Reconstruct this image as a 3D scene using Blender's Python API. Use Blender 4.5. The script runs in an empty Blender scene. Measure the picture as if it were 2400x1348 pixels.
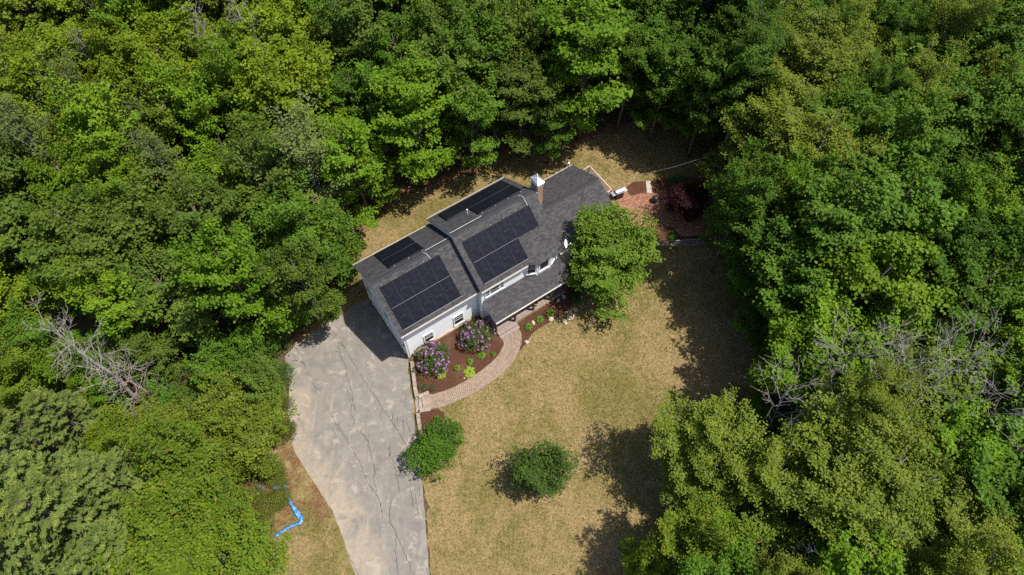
import bpy, bmesh, math, random
import numpy as np
from mathutils import Vector, Matrix
from mathutils.geometry import delaunay_2d_cdt
rng = np.random.default_rng(11); random.seed(11)
sc = bpy.context.scene
COL = sc.collection
R = math.radians
# ------------------------------------------------------------------ camera, sky, sun, exposure
CAM_H, PITCH, ROLL, FPX = 54.605, R(61.1846), R(0.8935), 1665.0
cam = bpy.data.cameras.new('camera'); co = bpy.data.objects.new('camera', cam); COL.objects.link(co)
cam.sensor_width = 36.0; cam.lens = FPX / 2400.0 * 36.0; cam.clip_start = 0.5; cam.clip_end = 2000
_f = np.array([0, math.cos(PITCH), -math.sin(PITCH)]); _r = np.array([1., 0, 0]); _u = np.cross(_r, _f)
R2 = _r * math.cos(ROLL) + _u * math.sin(ROLL); U2 = -_r * math.sin(ROLL) + _u * math.cos(ROLL)
co.matrix_world = Matrix(((R2[0], U2[0], -_f[0], 0), (R2[1], U2[1], -_f[1], 0), (R2[2], U2[2], -_f[2], CAM_H), (0, 0, 0, 1)))
sc.camera = co
SUN_EL, SUN_AZ = R(66.0), R(-8.0)            # azimuth counted from +X towards +Y
SUN_D = Vector((math.cos(SUN_EL) * math.cos(SUN_AZ), math.cos(SUN_EL) * math.sin(SUN_AZ), math.sin(SUN_EL)))
world = bpy.data.worlds.new('World'); sc.world = world; world.use_nodes = True
wn = world.node_tree.nodes; wn.clear()
sky = wn.new('ShaderNodeTexSky'); sky.sky_type = 'NISHITA'; sky.sun_disc = False
sky.sun_elevation = SUN_EL; sky.sun_rotation = R(90) - SUN_AZ; sky.air_density = 1.0; sky.dust_density = 1.5
bg = wn.new('ShaderNodeBackground'); bg.inputs[1].default_value = 0.115
wo = wn.new('ShaderNodeOutputWorld')
world.node_tree.links.new(sky.outputs[0], bg.inputs[0]); world.node_tree.links.new(bg.outputs[0], wo.inputs[0])
sl = bpy.data.lights.new('sun', 'SUN'); sl.energy = 5.0; sl.angle = R(0.55); sl.color = (1.0, 0.95, 0.86)
so = bpy.data.objects.new('sun', sl); COL.objects.link(so)
so.rotation_euler = SUN_D.to_track_quat('Z', 'Y').to_euler(); so.location = (60, 0, 90)
vs = sc.view_settings; vs.view_transform = 'Standard'; vs.look = 'None'; vs.exposure = 0.55; vs.gamma = 1.0; vs.use_curve_mapping = False
sc.render.engine = 'CYCLES'
cy = sc.cycles; cy.max_bounces = 6; cy.diffuse_bounces = 2; cy.glossy_bounces = 3; cy.transmission_bounces = 4
cy.transparent_max_bounces = 6; cy.caustics_reflective = False; cy.caustics_refractive = False
cy.use_denoising = False; cy.sample_clamp_indirect = 6.0

# ------------------------------------------------------------------ measuring: where a sight line meets a level plane
CAMP = np.array([0, 0, CAM_H])
def G(px, py, z=0.0):
    d = _f + R2 * (px - 1200) / FPX + U2 * (674 - py) / FPX
    return CAMP + d * ((z - CAM_H) / d[2])
def PROJ(p):
    d = np.asarray(p, float) - CAMP; k = d @ _f
    return 1200 + FPX * (d @ R2) / k, 674 - FPX * (d @ U2) / k
TH = R(35.0); X0, Y0 = -8.4218, 23.1465; CT, ST = math.cos(TH), math.sin(TH)
def HP(u, v, z=0.0): return np.array([X0 + u * CT - v * ST, Y0 + u * ST + v * CT, z])
def UV(x, y): return (x - X0) * CT + (y - Y0) * ST, -(x - X0) * ST + (y - Y0) * CT
def sstep(a, b, x):
    t = np.clip((x - a) / (b - a), 0, 1); return t * t * (3 - 2 * t)

# ------------------------------------------------------------------ materials
def new_mat(name):
    m = bpy.data.materials.new(name); m.use_nodes = True
    nt = m.node_tree; nt.nodes.clear()
    out = nt.nodes.new('ShaderNodeOutputMaterial'); b = nt.nodes.new('ShaderNodeBsdfPrincipled')
    nt.links.new(b.outputs[0], out.inputs[0])
    return m, nt, b, out
def N(nt, kind, **kw):
    n = nt.nodes.new(kind)
    for k, v in kw.items():
        if k in n.inputs.keys() if isinstance(k, str) else False: n.inputs[k].default_value = v
        else: setattr(n, k, v)
    return n
def noise(nt, vec, scale, detail=4, rough=.55, dist=0.0):
    n = nt.nodes.new('ShaderNodeTexNoise'); n.inputs['Scale'].default_value = scale; n.inputs['Detail'].default_value = detail
    n.inputs['Roughness'].default_value = rough; n.inputs['Distortion'].default_value = dist
    nt.links.new(vec, n.inputs['Vector']); return n.outputs['Fac']
def ramp(nt, fac, stops):
    n = nt.nodes.new('ShaderNodeValToRGB'); e = n.color_ramp.elements
    while len(e) < len(stops): e.new(0.5)
    for el, (p, c) in zip(e, stops): el.position = p; el.color = (*c, 1) if len(c) == 3 else c
    nt.links.new(fac, n.inputs[0]); return n.outputs[0]
def mix(nt, fac, a, b, mode='MIX'):
    n = nt.nodes.new('ShaderNodeMix'); n.data_type = 'RGBA'; n.blend_type = mode
    for sock, v in ((n.inputs[0], fac), (n.inputs[6], a), (n.inputs[7], b)):
        if isinstance(v, (int, float)): sock.default_value = v
        elif isinstance(v, tuple): sock.default_value = (*v, 1) if len(v) == 3 else v
        else: nt.links.new(v, sock)
    return n.outputs[2]
def mrange(nt, v, a, b, c=0.0, d=1.0):
    n = nt.nodes.new('ShaderNodeMapRange'); nt.links.new(v, n.inputs[0])
    for i, x in enumerate((a, b, c, d)): n.inputs[i + 1].default_value = x
    return n.outputs[0]
def math_n(nt, op, a, b=0.0):
    n = nt.nodes.new('ShaderNodeMath'); n.operation = op
    for i, v in enumerate((a, b)):
        if isinstance(v, (int, float)): n.inputs[i].default_value = v
        else: nt.links.new(v, n.inputs[i])
    return n.outputs[0]
def bump(nt, b, h, strength=.4, dist=.02):
    n = nt.nodes.new('ShaderNodeBump'); n.inputs['Strength'].default_value = strength; n.inputs['Distance'].default_value = dist
    nt.links.new(h, n.inputs['Height']); nt.links.new(n.outputs[0], b.inputs['Normal'])
def pos(nt): return nt.nodes.new('ShaderNodeNewGeometry').outputs['Position']
def objc(nt): return nt.nodes.new('ShaderNodeTexCoord').outputs['Object']
def uvc(nt): return nt.nodes.new('ShaderNodeTexCoord').outputs['UV']
M = {}
def plain(name, col, rough=.6, metal=0.0, var=.18, scale=3.0, spec=.5):
    m, nt, b, _ = new_mat(name)
    f = noise(nt, objc(nt), scale, 5)
    lo = tuple(max(0, c * (1 - var)) for c in col); hi = tuple(min(1, c * (1 + var)) for c in col)
    nt.links.new(ramp(nt, f, [(.3, lo), (.7, hi)]), b.inputs['Base Color'])
    b.inputs['Roughness'].default_value = rough; b.inputs['Metallic'].default_value = metal
    b.inputs['Specular IOR Level'].default_value = spec
    M[name] = m; return m
def make_mats():
    # lawn: parched turf with green and bare patches
    m, nt, b, _ = new_mat('lawn'); p = pos(nt)
    big = noise(nt, p, .16, 3, .5, .6); mid = noise(nt, p, .8, 4, .6, .4); fine = noise(nt, p, 7, 6, .75, .3); vf = noise(nt, p, 28, 3, .7)
    tan = ramp(nt, fine, [(.3, (.115, .079, .031)), (.45, (.228, .165, .075)), (.6, (.305, .225, .110)), (.8, (.44, .335, .19))])
    grn = ramp(nt, fine, [(.3, (.055, .054, .012)), (.55, (.138, .128, .032)), (.8, (.23, .20, .065))])
    m2 = noise(nt, p, 2.2, 5, .65, .6); s = math_n(nt, 'ADD', math_n(nt, 'MULTIPLY', big, .46), math_n(nt, 'ADD', math_n(nt, 'MULTIPLY', mid, .34), math_n(nt, 'MULTIPLY', m2, .20)))
    gm = mrange(nt, s, .45, .575, .02, .74)
    c = mix(nt, gm, tan, grn)
    m3 = noise(nt, p, 3.6, 6, .75, .5); c = mix(nt, .85, c, ramp(nt, m3, [(.32, (.60, .62, .58)), (.5, (.93, .93, .92)), (.68, (1.28, 1.24, 1.18))]), 'MULTIPLY')
    spk = mrange(nt, vf, .62, .72, 0, .5)
    c = mix(nt, spk, c, (.09, .065, .025))
    at = nt.nodes.new('ShaderNodeAttribute'); at.attribute_name = 'litter'
    lit = ramp(nt, fine, [(.3, (.05, .025, .012)), (.55, (.17, .09, .045)), (.8, (.34, .21, .12))])
    lm = mrange(nt, math_n(nt, 'ADD', at.outputs['Fac'], math_n(nt, 'MULTIPLY', math_n(nt, 'SUBTRACT', mid, .5), 1.6)), .35, .75)
    c = mix(nt, lm, c, lit)
    nt.links.new(c, b.inputs['Base Color']); b.inputs['Roughness'].default_value = .95; b.inputs['Specular IOR Level'].default_value = .1
    bump(nt, b, math_n(nt, 'ADD', fine, vf), .9, .06); M['lawn'] = m
    # forest floor
    m, nt, b, _ = new_mat('forest_floor'); p = pos(nt)
    f = noise(nt, p, 6, 6, .75); f2 = noise(nt, p, .5, 3)
    c = ramp(nt, f, [(.3, (.025, .014, .008)), (.5, (.075, .040, .022)), (.7, (.17, .095, .056))])
    c = mix(nt, mrange(nt, f2, .5, .62, 0, .7), c, ramp(nt, f, [(.3, (.02, .035, .008)), (.7, (.08, .11, .02))]))
    nt.links.new(c, b.inputs['Base Color']); b.inputs['Roughness'].default_value = 1; bump(nt, b, f, 1, .08); M['floor'] = m
    # mulch
    m, nt, b, _ = new_mat('mulch'); p = pos(nt)
    f = noise(nt, p, 9, 6, .8, .5); f2 = noise(nt, p, .9, 3)
    c = ramp(nt, f, [(.28, (.026, .011, .007)), (.5, (.070, .031, .019)), (.72, (.145, .068, .040))])
    c = mix(nt, mrange(nt, f2, .52, .68, 0, .5), c, (.12, .070, .042))
    nt.links.new(c, b.inputs['Base Color']); b.inputs['Roughness'].default_value = .95; b.inputs['Specular IOR Level'].default_value = .15; bump(nt, b, f, 1, .07); M['mulch'] = m
    # old asphalt
    m, nt, b, _ = new_mat('asphalt'); p = pos(nt)
    g = noise(nt, p, 14, 4, .7); med = noise(nt, p, 1.3, 5, .6, .8); lo = noise(nt, p, .33, 4, .6, 1.0); st = noise(nt, p, 3.2, 4, .65, .4)
    c = ramp(nt, med, [(.3, (.124, .110, .096)), (.5, (.162, .143, .124)), (.7, (.210, .186, .160))])
    c = mix(nt, mrange(nt, st, .35, .75, 0, .35), c, (.145, .135, .125))
    at = nt.nodes.new('ShaderNodeAttribute'); at.attribute_name = 'sand'
    sm = mrange(nt, math_n(nt, 'ADD', at.outputs['Fac'], math_n(nt, 'MULTIPLY', math_n(nt, 'SUBTRACT', lo, .5), 2.2)), .45, 1.0, 0, .8)
    c = mix(nt, sm, c, ramp(nt, st, [(.3, (.235, .185, .132)), (.7, (.34, .278, .203))]))
    wp = math_n(nt, 'MULTIPLY', mrange(nt, lo, .58, .66), mrange(nt, st, .5, .62, 0, .8))
    c = mix(nt, wp, c, (.36, .31, .245))
    mp = nt.nodes.new('ShaderNodeMapping'); mp.inputs['Rotation'].default_value = (0, 0, R(-16)); mp.inputs['Scale'].default_value = (1.5, .22, 1); nt.links.new(p, mp.inputs[0])
    sk = noise(nt, mp.outputs[0], 1.0, 6, .7, .3); c = mix(nt, mrange(nt, sk, .55, .68, 0, .45), c, (.33, .28, .225)); c = mix(nt, mrange(nt, sk, .42, .33, 0, .35), c, (.12, .112, .105))
    pz = noise(nt, p, .9, 6, .72, .3); c = mix(nt, mrange(nt, pz, .56, .62, 0, .6), c, (.34, .295, .24)); pd = noise(nt, p, .55, 6, .7, .2)
    c = mix(nt, mrange(nt, pd, .43, .37, 0, .6), c, (.105, .098, .092)); fs = noise(nt, p, 55, 2, .6); c = mix(nt, mrange(nt, fs, .45, .75, 0, .55), c, (.33, .305, .275))
    c = mix(nt, mrange(nt, g, .3, .7, 0, .25), c, (.11, .10, .095))
    nt.links.new(c, b.inputs['Base Color']); b.inputs['Roughness'].default_value = .92; b.inputs['Specular IOR Level'].default_value = .25; bump(nt, b, g, .5, .01); M['asphalt'] = m
    plain('crack', (.055, .051, .047), .95, var=.4)
    # roof shingles, UV in metres
    m, nt, b, _ = new_mat('shingle'); uv = uvc(nt)
    br = nt.nodes.new('ShaderNodeTexBrick'); nt.links.new(uv, br.inputs['Vector'])
    br.inputs['Scale'].default_value = 1; br.inputs['Brick Width'].default_value = .31; br.inputs['Row Height'].default_value = .145
    br.inputs['Mortar Size'].default_value = .011; br.inputs['Mortar Smooth'].default_value = .3; br.inputs['Bias'].default_value = -.15
    br.offset = .37; br.offset_frequency = 2; br.squash = .7; br.squash_frequency = 3
    br.inputs['Color1'].default_value = (.038, .038, .043, 1); br.inputs['Color2'].default_value = (.078, .076, .080, 1); br.inputs['Mortar'].default_value = (.028, .027, .028, 1)
    n1 = noise(nt, uv, 1.4, 4, .6); n2 = noise(nt, uv, 40, 3, .7); n3 = noise(nt, uv, 4.5, 2, .5)
    c = mix(nt, .8, br.outputs['Color'], ramp(nt, n2, [(.3, (.62, .62, .62)), (.7, (1.3, 1.28, 1.25))]), 'MULTIPLY')
    c = mix(nt, .8, c, ramp(nt, n1, [(.3, (.86, .86, .87)), (.7, (1.14, 1.11, 1.09))]), 'MULTIPLY')
    c = mix(nt, mrange(nt, n3, .60, .72, 0, .35), c, (.125, .113, .108))
    nt.links.new(c, b.inputs['Base Color']); b.inputs['Roughness'].default_value = .9; b.inputs['Specular IOR Level'].default_value = .25
    bump(nt, b, br.outputs['Fac'], -.7, .012); M['shingle'] = m
    # house
    m, nt, b, _ = new_mat('siding'); f = noise(nt, objc(nt), 1.1, 5)
    nt.links.new(ramp(nt, f, [(.3, (.80, .80, .80)), (.7, (.86, .86, .855))]), b.inputs['Base Color']); b.inputs['Roughness'].default_value = .55; M['siding'] = m
    plain('trim', (.80, .80, .79), .45, var=.04)
    plain('gutter', (.60, .56, .51), .4, var=.06)
    plain('foundation', (.33, .24, .15), .9, var=.4, scale=7)
    plain('post', (.075, .042, .026), .6, var=.3)
    plain('porch_dark', (.20, .20, .20), .7)
    m, nt, b, _ = new_mat('deck_board'); o = nt.nodes.new('ShaderNodeObjectInfo'); f = noise(nt, objc(nt), 6, 5, .6)
    c = mix(nt, .7, ramp(nt, f, [(.3, (.15, .115, .10)), (.7, (.26, .205, .18))]), ramp(nt, o.outputs['Random'], [(0, (.75, .75, .75)), (1, (1.2, 1.2, 1.2))]), 'MULTIPLY')
    nt.links.new(c, b.inputs['Base Color']); b.inputs['Roughness'].default_value = .75; M['deck'] = m
    m, nt, b, _ = new_mat('pane'); b.inputs['Base Color'].default_value = (.015, .02, .022, 1); b.inputs['Roughness'].default_value = .04
    f = noise(nt, objc(nt), 2.0, 2); bump(nt, b, f, .05, .02); M['pane'] = m
    m, nt, b, _ = new_mat('solar_glass'); oc = objc(nt); f = noise(nt, oc, 2.3, 3)
    br = nt.nodes.new('ShaderNodeTexBrick'); nt.links.new(oc, br.inputs['Vector']); br.offset = 0; br.squash = 1
    br.inputs['Scale'].default_value = 1; br.inputs['Brick Width'].default_value = .167; br.inputs['Row Height'].default_value = .085; br.inputs['Mortar Size'].default_value = .0022
    br.inputs['Color1'].default_value = (.0060, .0066, .0115, 1); br.inputs['Color2'].default_value = (.0085, .0092, .0155, 1); br.inputs['Mortar'].default_value = (.02, .02, .026, 1)
    c = mix(nt, .5, br.outputs['Color'], ramp(nt, f, [(.3, (.7, .7, .7)), (.7, (1.3, 1.3, 1.3))]), 'MULTIPLY')
    nt.links.new(c, b.inputs['Base Color'])
    nt.links.new(mrange(nt, f, .3, .7, .16, .28), b.inputs['Roughness']); b.inputs['Specular IOR Level'].default_value = .13; M['solar'] = m
    plain('panel_frame', (.008, .008, .010), .6, 0, var=.2, spec=.2)
    plain('rail_metal', (.62, .62, .63), .35, .9, var=.08)
    plain('splice_metal', (.20, .20, .21), .6, .2, var=.1)
    plain('cable', (.16, .155, .15), .6)
    plain('white_paint', (.70, .69, .68), .4, var=.05)
    plain('steel', (.58, .58, .59), .32, .75, var=.06)
    plain('black_metal', (.02, .02, .021), .45, .3, var=.3)
    m, nt, b, _ = new_mat('brick'); oc = objc(nt); br = nt.nodes.new('ShaderNodeTexBrick')
    mp = nt.nodes.new('ShaderNodeMapping'); mp.inputs['Rotation'].default_value = (R(90), 0, 0); nt.links.new(oc, mp.inputs[0]); nt.links.new(mp.outputs[0], br.inputs['Vector'])
    br.inputs['Scale'].default_value = 1; br.inputs['Brick Width'].default_value = .2; br.inputs['Row Height'].default_value = .07; br.inputs['Mortar Size'].default_value = .008
    br.inputs['Color1'].default_value = (.27, .13, .075, 1); br.inputs['Color2'].default_value = (.40, .22, .12, 1); br.inputs['Mortar'].default_value = (.36, .31, .26, 1)
    nt.links.new(br.outputs['Color'], b.inputs['Base Color']); b.inputs['Roughness'].default_value = .9; M['brick'] = m
    # pavers, blocks
    for nm, lo, hi in (('paver', (.22, .158, .118), (.32, .242, .185)), ('patio_brick', (.20, .09, .052), (.36, .185, .115))):
        m, nt, b, _ = new_mat(nm); at = nt.nodes.new('ShaderNodeAttribute'); at.attribute_name = 'lv'; f = noise(nt, pos(nt), 5, 5, .7)
        c = mix(nt, .75, ramp(nt, at.outputs['Fac'], [(0, lo), (1, hi)]), ramp(nt, f, [(.3, (.78, .76, .74)), (.7, (1.15, 1.15, 1.15))]), 'MULTIPLY')
        nt.links.new(c, b.inputs['Base Color']); b.inputs['Roughness'].default_value = .9; M[nm] = m
    plain('joint_sand', (.20, .145, .10), .95, var=.25)
    m, nt, b, _ = new_mat('block'); o = nt.nodes.new('ShaderNodeObjectInfo'); f = noise(nt, pos(nt), 6, 6, .7)
    c = mix(nt, .8, ramp(nt, f, [(.3, (.19, .15, .12)), (.7, (.33, .275, .225))]), ramp(nt, o.outputs['Random'], [(0, (.8, .8, .82)), (1, (1.15, 1.1, 1.05))]), 'MULTIPLY')
    nt.links.new(c, b.inputs['Base Color']); b.inputs['Roughness'].default_value = .9; bump(nt, b, f, .5, .02); M['block'] = m
    m, nt, b, _ = new_mat('rock'); o = nt.nodes.new('ShaderNodeObjectInfo'); f = noise(nt, pos(nt), 5, 6, .7)
    c = mix(nt, .8, ramp(nt, f, [(.3, (.24, .18, .13)), (.7, (.52, .42, .33))]), ramp(nt, o.outputs['Random'], [(0, (.75, .72, .7)), (1, (1.2, 1.15, 1.1))]), 'MULTIPLY')
    nt.links.new(c, b.inputs['Base Color']); b.inputs['Roughness'].default_value = .9; bump(nt, b, f, .6, .04); M['rock'] = m
    plain('gravel', (.34, .305, .26), .95, var=.45, scale=14)
    plain('fence_wood', (.17, .15, .135), .85, var=.35, scale=5)
    plain('white_wood', (.42, .36, .34), .7, var=.25, scale=6)
    plain('terracotta', (.50, .36, .20), .8, var=.2)
    plain('soil', (.06, .035, .02), .95)
    plain('dish', (.55, .55, .54), .5, var=.06)
    m, nt, b, _ = new_mat('tarp'); f = noise(nt, pos(nt), 7, 4, .6)
    nt.links.new(ramp(nt, f, [(.3, (.02, .08, .22)), (.5, (.04, .19, .45)), (.7, (.20, .36, .54))]), b.inputs['Base Color']); b.inputs['Roughness'].default_value = .4; bump(nt, b, f, .8, .06); M['tarp'] = m
    # bark
    for nm, lo, hi in (('bark', (.06, .045, .035), (.17, .14, .115)), ('pale_bark', (.17, .155, .14), (.42, .39, .35)), ('dead_bark', (.14, .12, .11), (.35, .315, .29))):
        m, nt, b, _ = new_mat(nm); mp = nt.nodes.new('ShaderNodeMapping'); mp.inputs['Scale'].default_value = (1, 1, .3); nt.links.new(pos(nt), mp.inputs[0])
        f = noise(nt, mp.outputs[0], 8, 5, .7); nt.links.new(ramp(nt, f, [(.3, lo), (.7, hi)]), b.inputs['Base Color']); b.inputs['Roughness'].default_value = .9; bump(nt, b, f, .7, .03); M[nm] = m
    # leaves: the crown's own colour comes from the object's colour, each leaf varies
    for LNAME, TOP, TS in (('leaf', (1.75, 1.40, 1.2), .92), ('tip_leaf', (2.1, .98, 2.0), .86)):
        m, nt, b, out = new_mat(LNAME); o = nt.nodes.new('ShaderNodeObjectInfo'); at = nt.nodes.new('ShaderNodeAttribute'); at.attribute_name = 'lv'
        c = mix(nt, 1.0, o.outputs['Color'], ramp(nt, at.outputs['Fac'], [(0, (.55, .62, .6)), (.45, (.92, .95, .9)), (.74, (1.15, 1.12, 1.0)), (TS, (1.3, 1.2, 1.0)), (TS + .06, TOP)]), 'MULTIPLY')
        p = pos(nt); f = noise(nt, p, .45, 3, .5)
        c = mix(nt, .8, c, ramp(nt, f, [(.3, (.84, .88, .9)), (.7, (1.15, 1.10, .95))]), 'MULTIPLY')
        nt.links.new(c, b.inputs['Base Color']); b.inputs['Roughness'].default_value = .5; b.inputs['Specular IOR Level'].default_value = .12
        tr = nt.nodes.new('ShaderNodeBsdfTranslucent'); c2 = mix(nt, 1.0, c, (1.25, 1.3, .55), 'MULTIPLY'); nt.links.new(c2, tr.inputs[0])
        ms = nt.nodes.new('ShaderNodeMixShader'); ms.inputs[0].default_value = .34
        nt.links.new(b.outputs[0], ms.inputs[1]); nt.links.new(tr.outputs[0], ms.inputs[2]); nt.links.new(ms.outputs[0], out.inputs[0]); M[LNAME] = m
    m, nt, b, out = new_mat('petal'); at = nt.nodes.new('ShaderNodeAttribute'); at.attribute_name = 'lv'
    nt.links.new(ramp(nt, at.outputs['Fac'], [(0, (.11, .025, .13)), (.5, (.27, .085, .29)), (1, (.45, .22, .45))]), b.inputs['Base Color']); b.inputs['Roughness'].default_value = .6; M['petal'] = m
make_mats()

# ------------------------------------------------------------------ mesh helpers
def link(name, me, parent=None, mat=None, smooth=False):
    if mat is not None and len(me.materials) == 0: me.materials.append(M[mat] if isinstance(mat, str) else mat)
    if smooth: me.polygons.foreach_set('use_smooth', np.ones(len(me.polygons), bool))
    o = bpy.data.objects.new(name, me); COL.objects.link(o)
    if parent is not None: o.parent = parent
    return o
def empty(name, loc=(0, 0, 0), rz=0.0):
    o = bpy.data.objects.new(name, None); COL.objects.link(o); o.location = loc; o.rotation_euler = (0, 0, rz); o.empty_display_size = .2
    return o
def tag(o, label=None, cat=None, group=None, kind=None):
    for k, v in (('label', label), ('category', cat), ('group', group), ('kind', kind)):
        if v: o[k] = v
    return o
class MB:
    def __init__(s): s.v = []; s.f = []; s.uv = None
    def quad(s, *p):
        i = len(s.v); s.v += [tuple(map(float, q)) for q in p]; s.f.append(tuple(range(i, i + len(p)))); return s
    def box(s, x0, x1, y0, y1, z0, z1):
        return s.hexa([(x0, y0, z0), (x1, y0, z0), (x1, y1, z0), (x0, y1, z0), (x0, y0, z1), (x1, y0, z1), (x1, y1, z1), (x0, y1, z1)])
    def hexa(s, p):
        i = len(s.v); s.v += [tuple(map(float, q)) for q in p]
        s.f += [(i, i + 3, i + 2, i + 1), (i + 4, i + 5, i + 6, i + 7), (i, i + 1, i + 5, i + 4), (i + 1, i + 2, i + 6, i + 5), (i + 2, i + 3, i + 7, i + 6), (i + 3, i, i + 4, i + 7)]
        return s
    def prism(s, poly, z0, z1):
        n = len(poly); i = len(s.v)
        s.v += [(p[0], p[1], z0) for p in poly] + [(p[0], p[1], z1) for p in poly]
        s.f.append(tuple(range(i + n - 1, i - 1, -1))); s.f.append(tuple(range(i + n, i + 2 * n)))
        for k in range(n): j = (k + 1) % n; s.f.append((i + k, i + j, i + n + j, i + n + k))
        return s
    def tube(s, pts, rad, n=6, cap=True):
        pts = [Vector(p) for p in pts]
        if not hasattr(rad, '__len__'): rad = [rad] * len(pts)
        i0 = len(s.v); ref = Vector((0.3, .2, 1))
        for k, p in enumerate(pts):
            d = (pts[min(k + 1, len(pts) - 1)] - pts[max(k - 1, 0)])
            if d.length < 1e-6: d = Vector((0, 0, 1))
            d.normalize()
            a = d.cross(ref if abs(d.dot(ref.normalized())) < .95 else Vector((1, 0, 0))).normalized(); b_ = d.cross(a)
            for j in range(n):
                t = 2 * math.pi * j / n; q = p + (a * math.cos(t) + b_ * math.sin(t)) * rad[k]; s.v.append(tuple(q))
        for k in range(len(pts) - 1):
            for j in range(n):
                a0 = i0 + k * n + j; a1 = i0 + k * n + (j + 1) % n
                s.f.append((a0, a1, a1 + n, a0 + n))
        if cap:
            s.f.append(tuple(i0 + j for j in range(n - 1, -1, -1))); e = i0 + (len(pts) - 1) * n; s.f.append(tuple(e + j for j in range(n)))
        return s
    def lathe(s, prof, n=16, c=(0, 0, 0)):
        i0 = len(s.v)
        for (r, z) in prof:
            for j in range(n):
                t = 2 * math.pi * j / n; s.v.append((c[0] + r * math.cos(t), c[1] + r * math.sin(t), c[2] + z))
        for k in range(len(prof) - 1):
            for j in range(n):
                a0 = i0 + k * n + j; a1 = i0 + k * n + (j + 1) % n; s.f.append((a0, a1, a1 + n, a0 + n))
        return s
    def mesh(s, name):
        me = bpy.data.meshes.new(name); me.from_pydata(s.v, [], s.f); me.update()
        return me
    def obj(s, name, mat, parent=None, smooth=False): return link(name, s.mesh(name), parent, mat, smooth)
def tri_mesh(name, V, F, lv=None):
    """fast mesh from numpy verts and equal-length faces"""
    me = bpy.data.meshes.new(name); V = np.asarray(V, np.float32); F = np.asarray(F, np.int32); k = F.shape[1]
    me.vertices.add(len(V)); me.vertices.foreach_set('co', V.ravel())
    me.loops.add(F.size); me.loops.foreach_set('vertex_index', F.ravel())
    me.polygons.add(len(F)); me.polygons.foreach_set('loop_start', np.arange(0, F.size, k, dtype=np.int32)); me.polygons.foreach_set('loop_total', np.full(len(F), k, np.int32))
    if lv is not None:
        a = me.attributes.new('lv', 'FLOAT', 'FACE'); a.data.foreach_set('value', np.asarray(lv, np.float32))
    me.update(calc_edges=True); return me
def unit(a): return a / np.maximum(np.linalg.norm(a, axis=-1, keepdims=True), 1e-9)
def leaf_arrays(P, Nn, L, Wd, rg, along=None, fold=.25):
    """one folded leaf of two triangles at each point"""
    n = len(P); Nn = unit(Nn)
    t = rg.normal(size=(n, 3)) if along is None else along + rg.normal(size=(n, 3)) * .25
    t = unit(t - (t * Nn).sum(1, keepdims=True) * Nn); w = np.cross(Nn, t)
    L = np.broadcast_to(L, (n,))[:, None]; Wd = np.broadcast_to(Wd, (n,))[:, None]
    b0 = P - t * L * .5; tip = P + t * L * .5 - Nn * L * .08; up = Nn * Wd * fold
    l = P + w * Wd * .5 + up - t * L * .05; r = P - w * Wd * .5 + up - t * L * .05
    V = np.stack([b0, r, tip, l], 1).reshape(-1, 3); i = np.arange(n)[:, None] * 4
    F = np.concatenate([i + np.array([[0, 1, 2]]), i + np.array([[0, 2, 3]])], 1).reshape(-1, 3)
    return V, F
def leaf_mesh(name, P, Nn, L, Wd, rg, along=None, lv=None, fold=.25):
    V, F = leaf_arrays(P, Nn, L, Wd, rg, along, fold)
    if lv is None: lv = rg.random(len(P))
    me = tri_mesh(name, V, F, np.repeat(lv, 2)); me.materials.append(M['leaf']); return me

# ------------------------------------------------------------------ terrain
EDGE = [(957.7, 840.6), (961.8, 893.5), (967.9, 934), (972, 995), (977, 1020), (990.2, 1145.5), (996, 1210), (1006.5, 1348), (1018, 1500)]
EDGE_W = np.array([G(a, b)[:2] for a, b in EDGE])      # right edge of the drive, from the garage corner towards the camera
_ey = EDGE_W[::-1, 1]; _ex = EDGE_W[::-1, 0]
YT0, YT1 = G(980, 1020)[1], G(990, 1150)[1]
RAISE = .32; YS0, YS1 = G(972, 934, .15)[1], G(976, 964, .15)[1]
def HGT(x, y):
    x = np.asarray(x, float); y = np.asarray(y, float)
    u, v = UV(x, y)
    xe = np.interp(y, _ey, _ex)
    k = sstep(YS1 - .05, YS1 + .05, y) * sstep(YS0 + .05, YS0 - .05, y)      # the entry steps cut into the bank here
    rise = sstep(.02, .26, x - xe) * (1 - k) + k * sstep(.72, .95, x - xe)
    front = RAISE * sstep(YT1, YT0, y) * rise
    back = RAISE * sstep(-1.0, 4.0, u)
    h = np.where((v > -.15) & (u < 30), back, front)
    h = np.where((v > -.15) & (u > 5), RAISE, h)
    h = np.where((y > _ey[-1]) & (v <= -.15), RAISE, h)
    far = .12 * np.sin(x * .11 + 1.3) * np.sin(y * .13) * sstep(14, 30, np.abs(x - 3))
    return h + far
def in_poly(px, py, poly):
    poly = np.asarray(poly); px = np.asarray(px, float); py = np.asarray(py, float); c = np.zeros(px.shape, bool); n = len(poly); j = n - 1
    for i in range(n):
        xi, yi = poly[i]; xj, yj = poly[j]
        with np.errstate(divide='ignore', invalid='ignore'):
            t = ((yi > py) != (yj > py)) & (px < (xj - xi) * (py - yi) / (yj - yi + 1e-12) + xi)
        c ^= t; j = i
    return c
def poly_dist(px, py, poly):
    poly = np.asarray(poly, float); P = np.stack([np.asarray(px, float), np.asarray(py, float)], -1); best = np.full(P.shape[:-1], 1e9)
    for i in range(len(poly)):
        a = poly[i]; b = poly[(i + 1) % len(poly)]; d = b - a; t = np.clip(((P - a) @ d) / (d @ d + 1e-12), 0, 1)
        best = np.minimum(best, np.linalg.norm(P - (a + t[..., None] * d), axis=-1))
    return best
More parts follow.
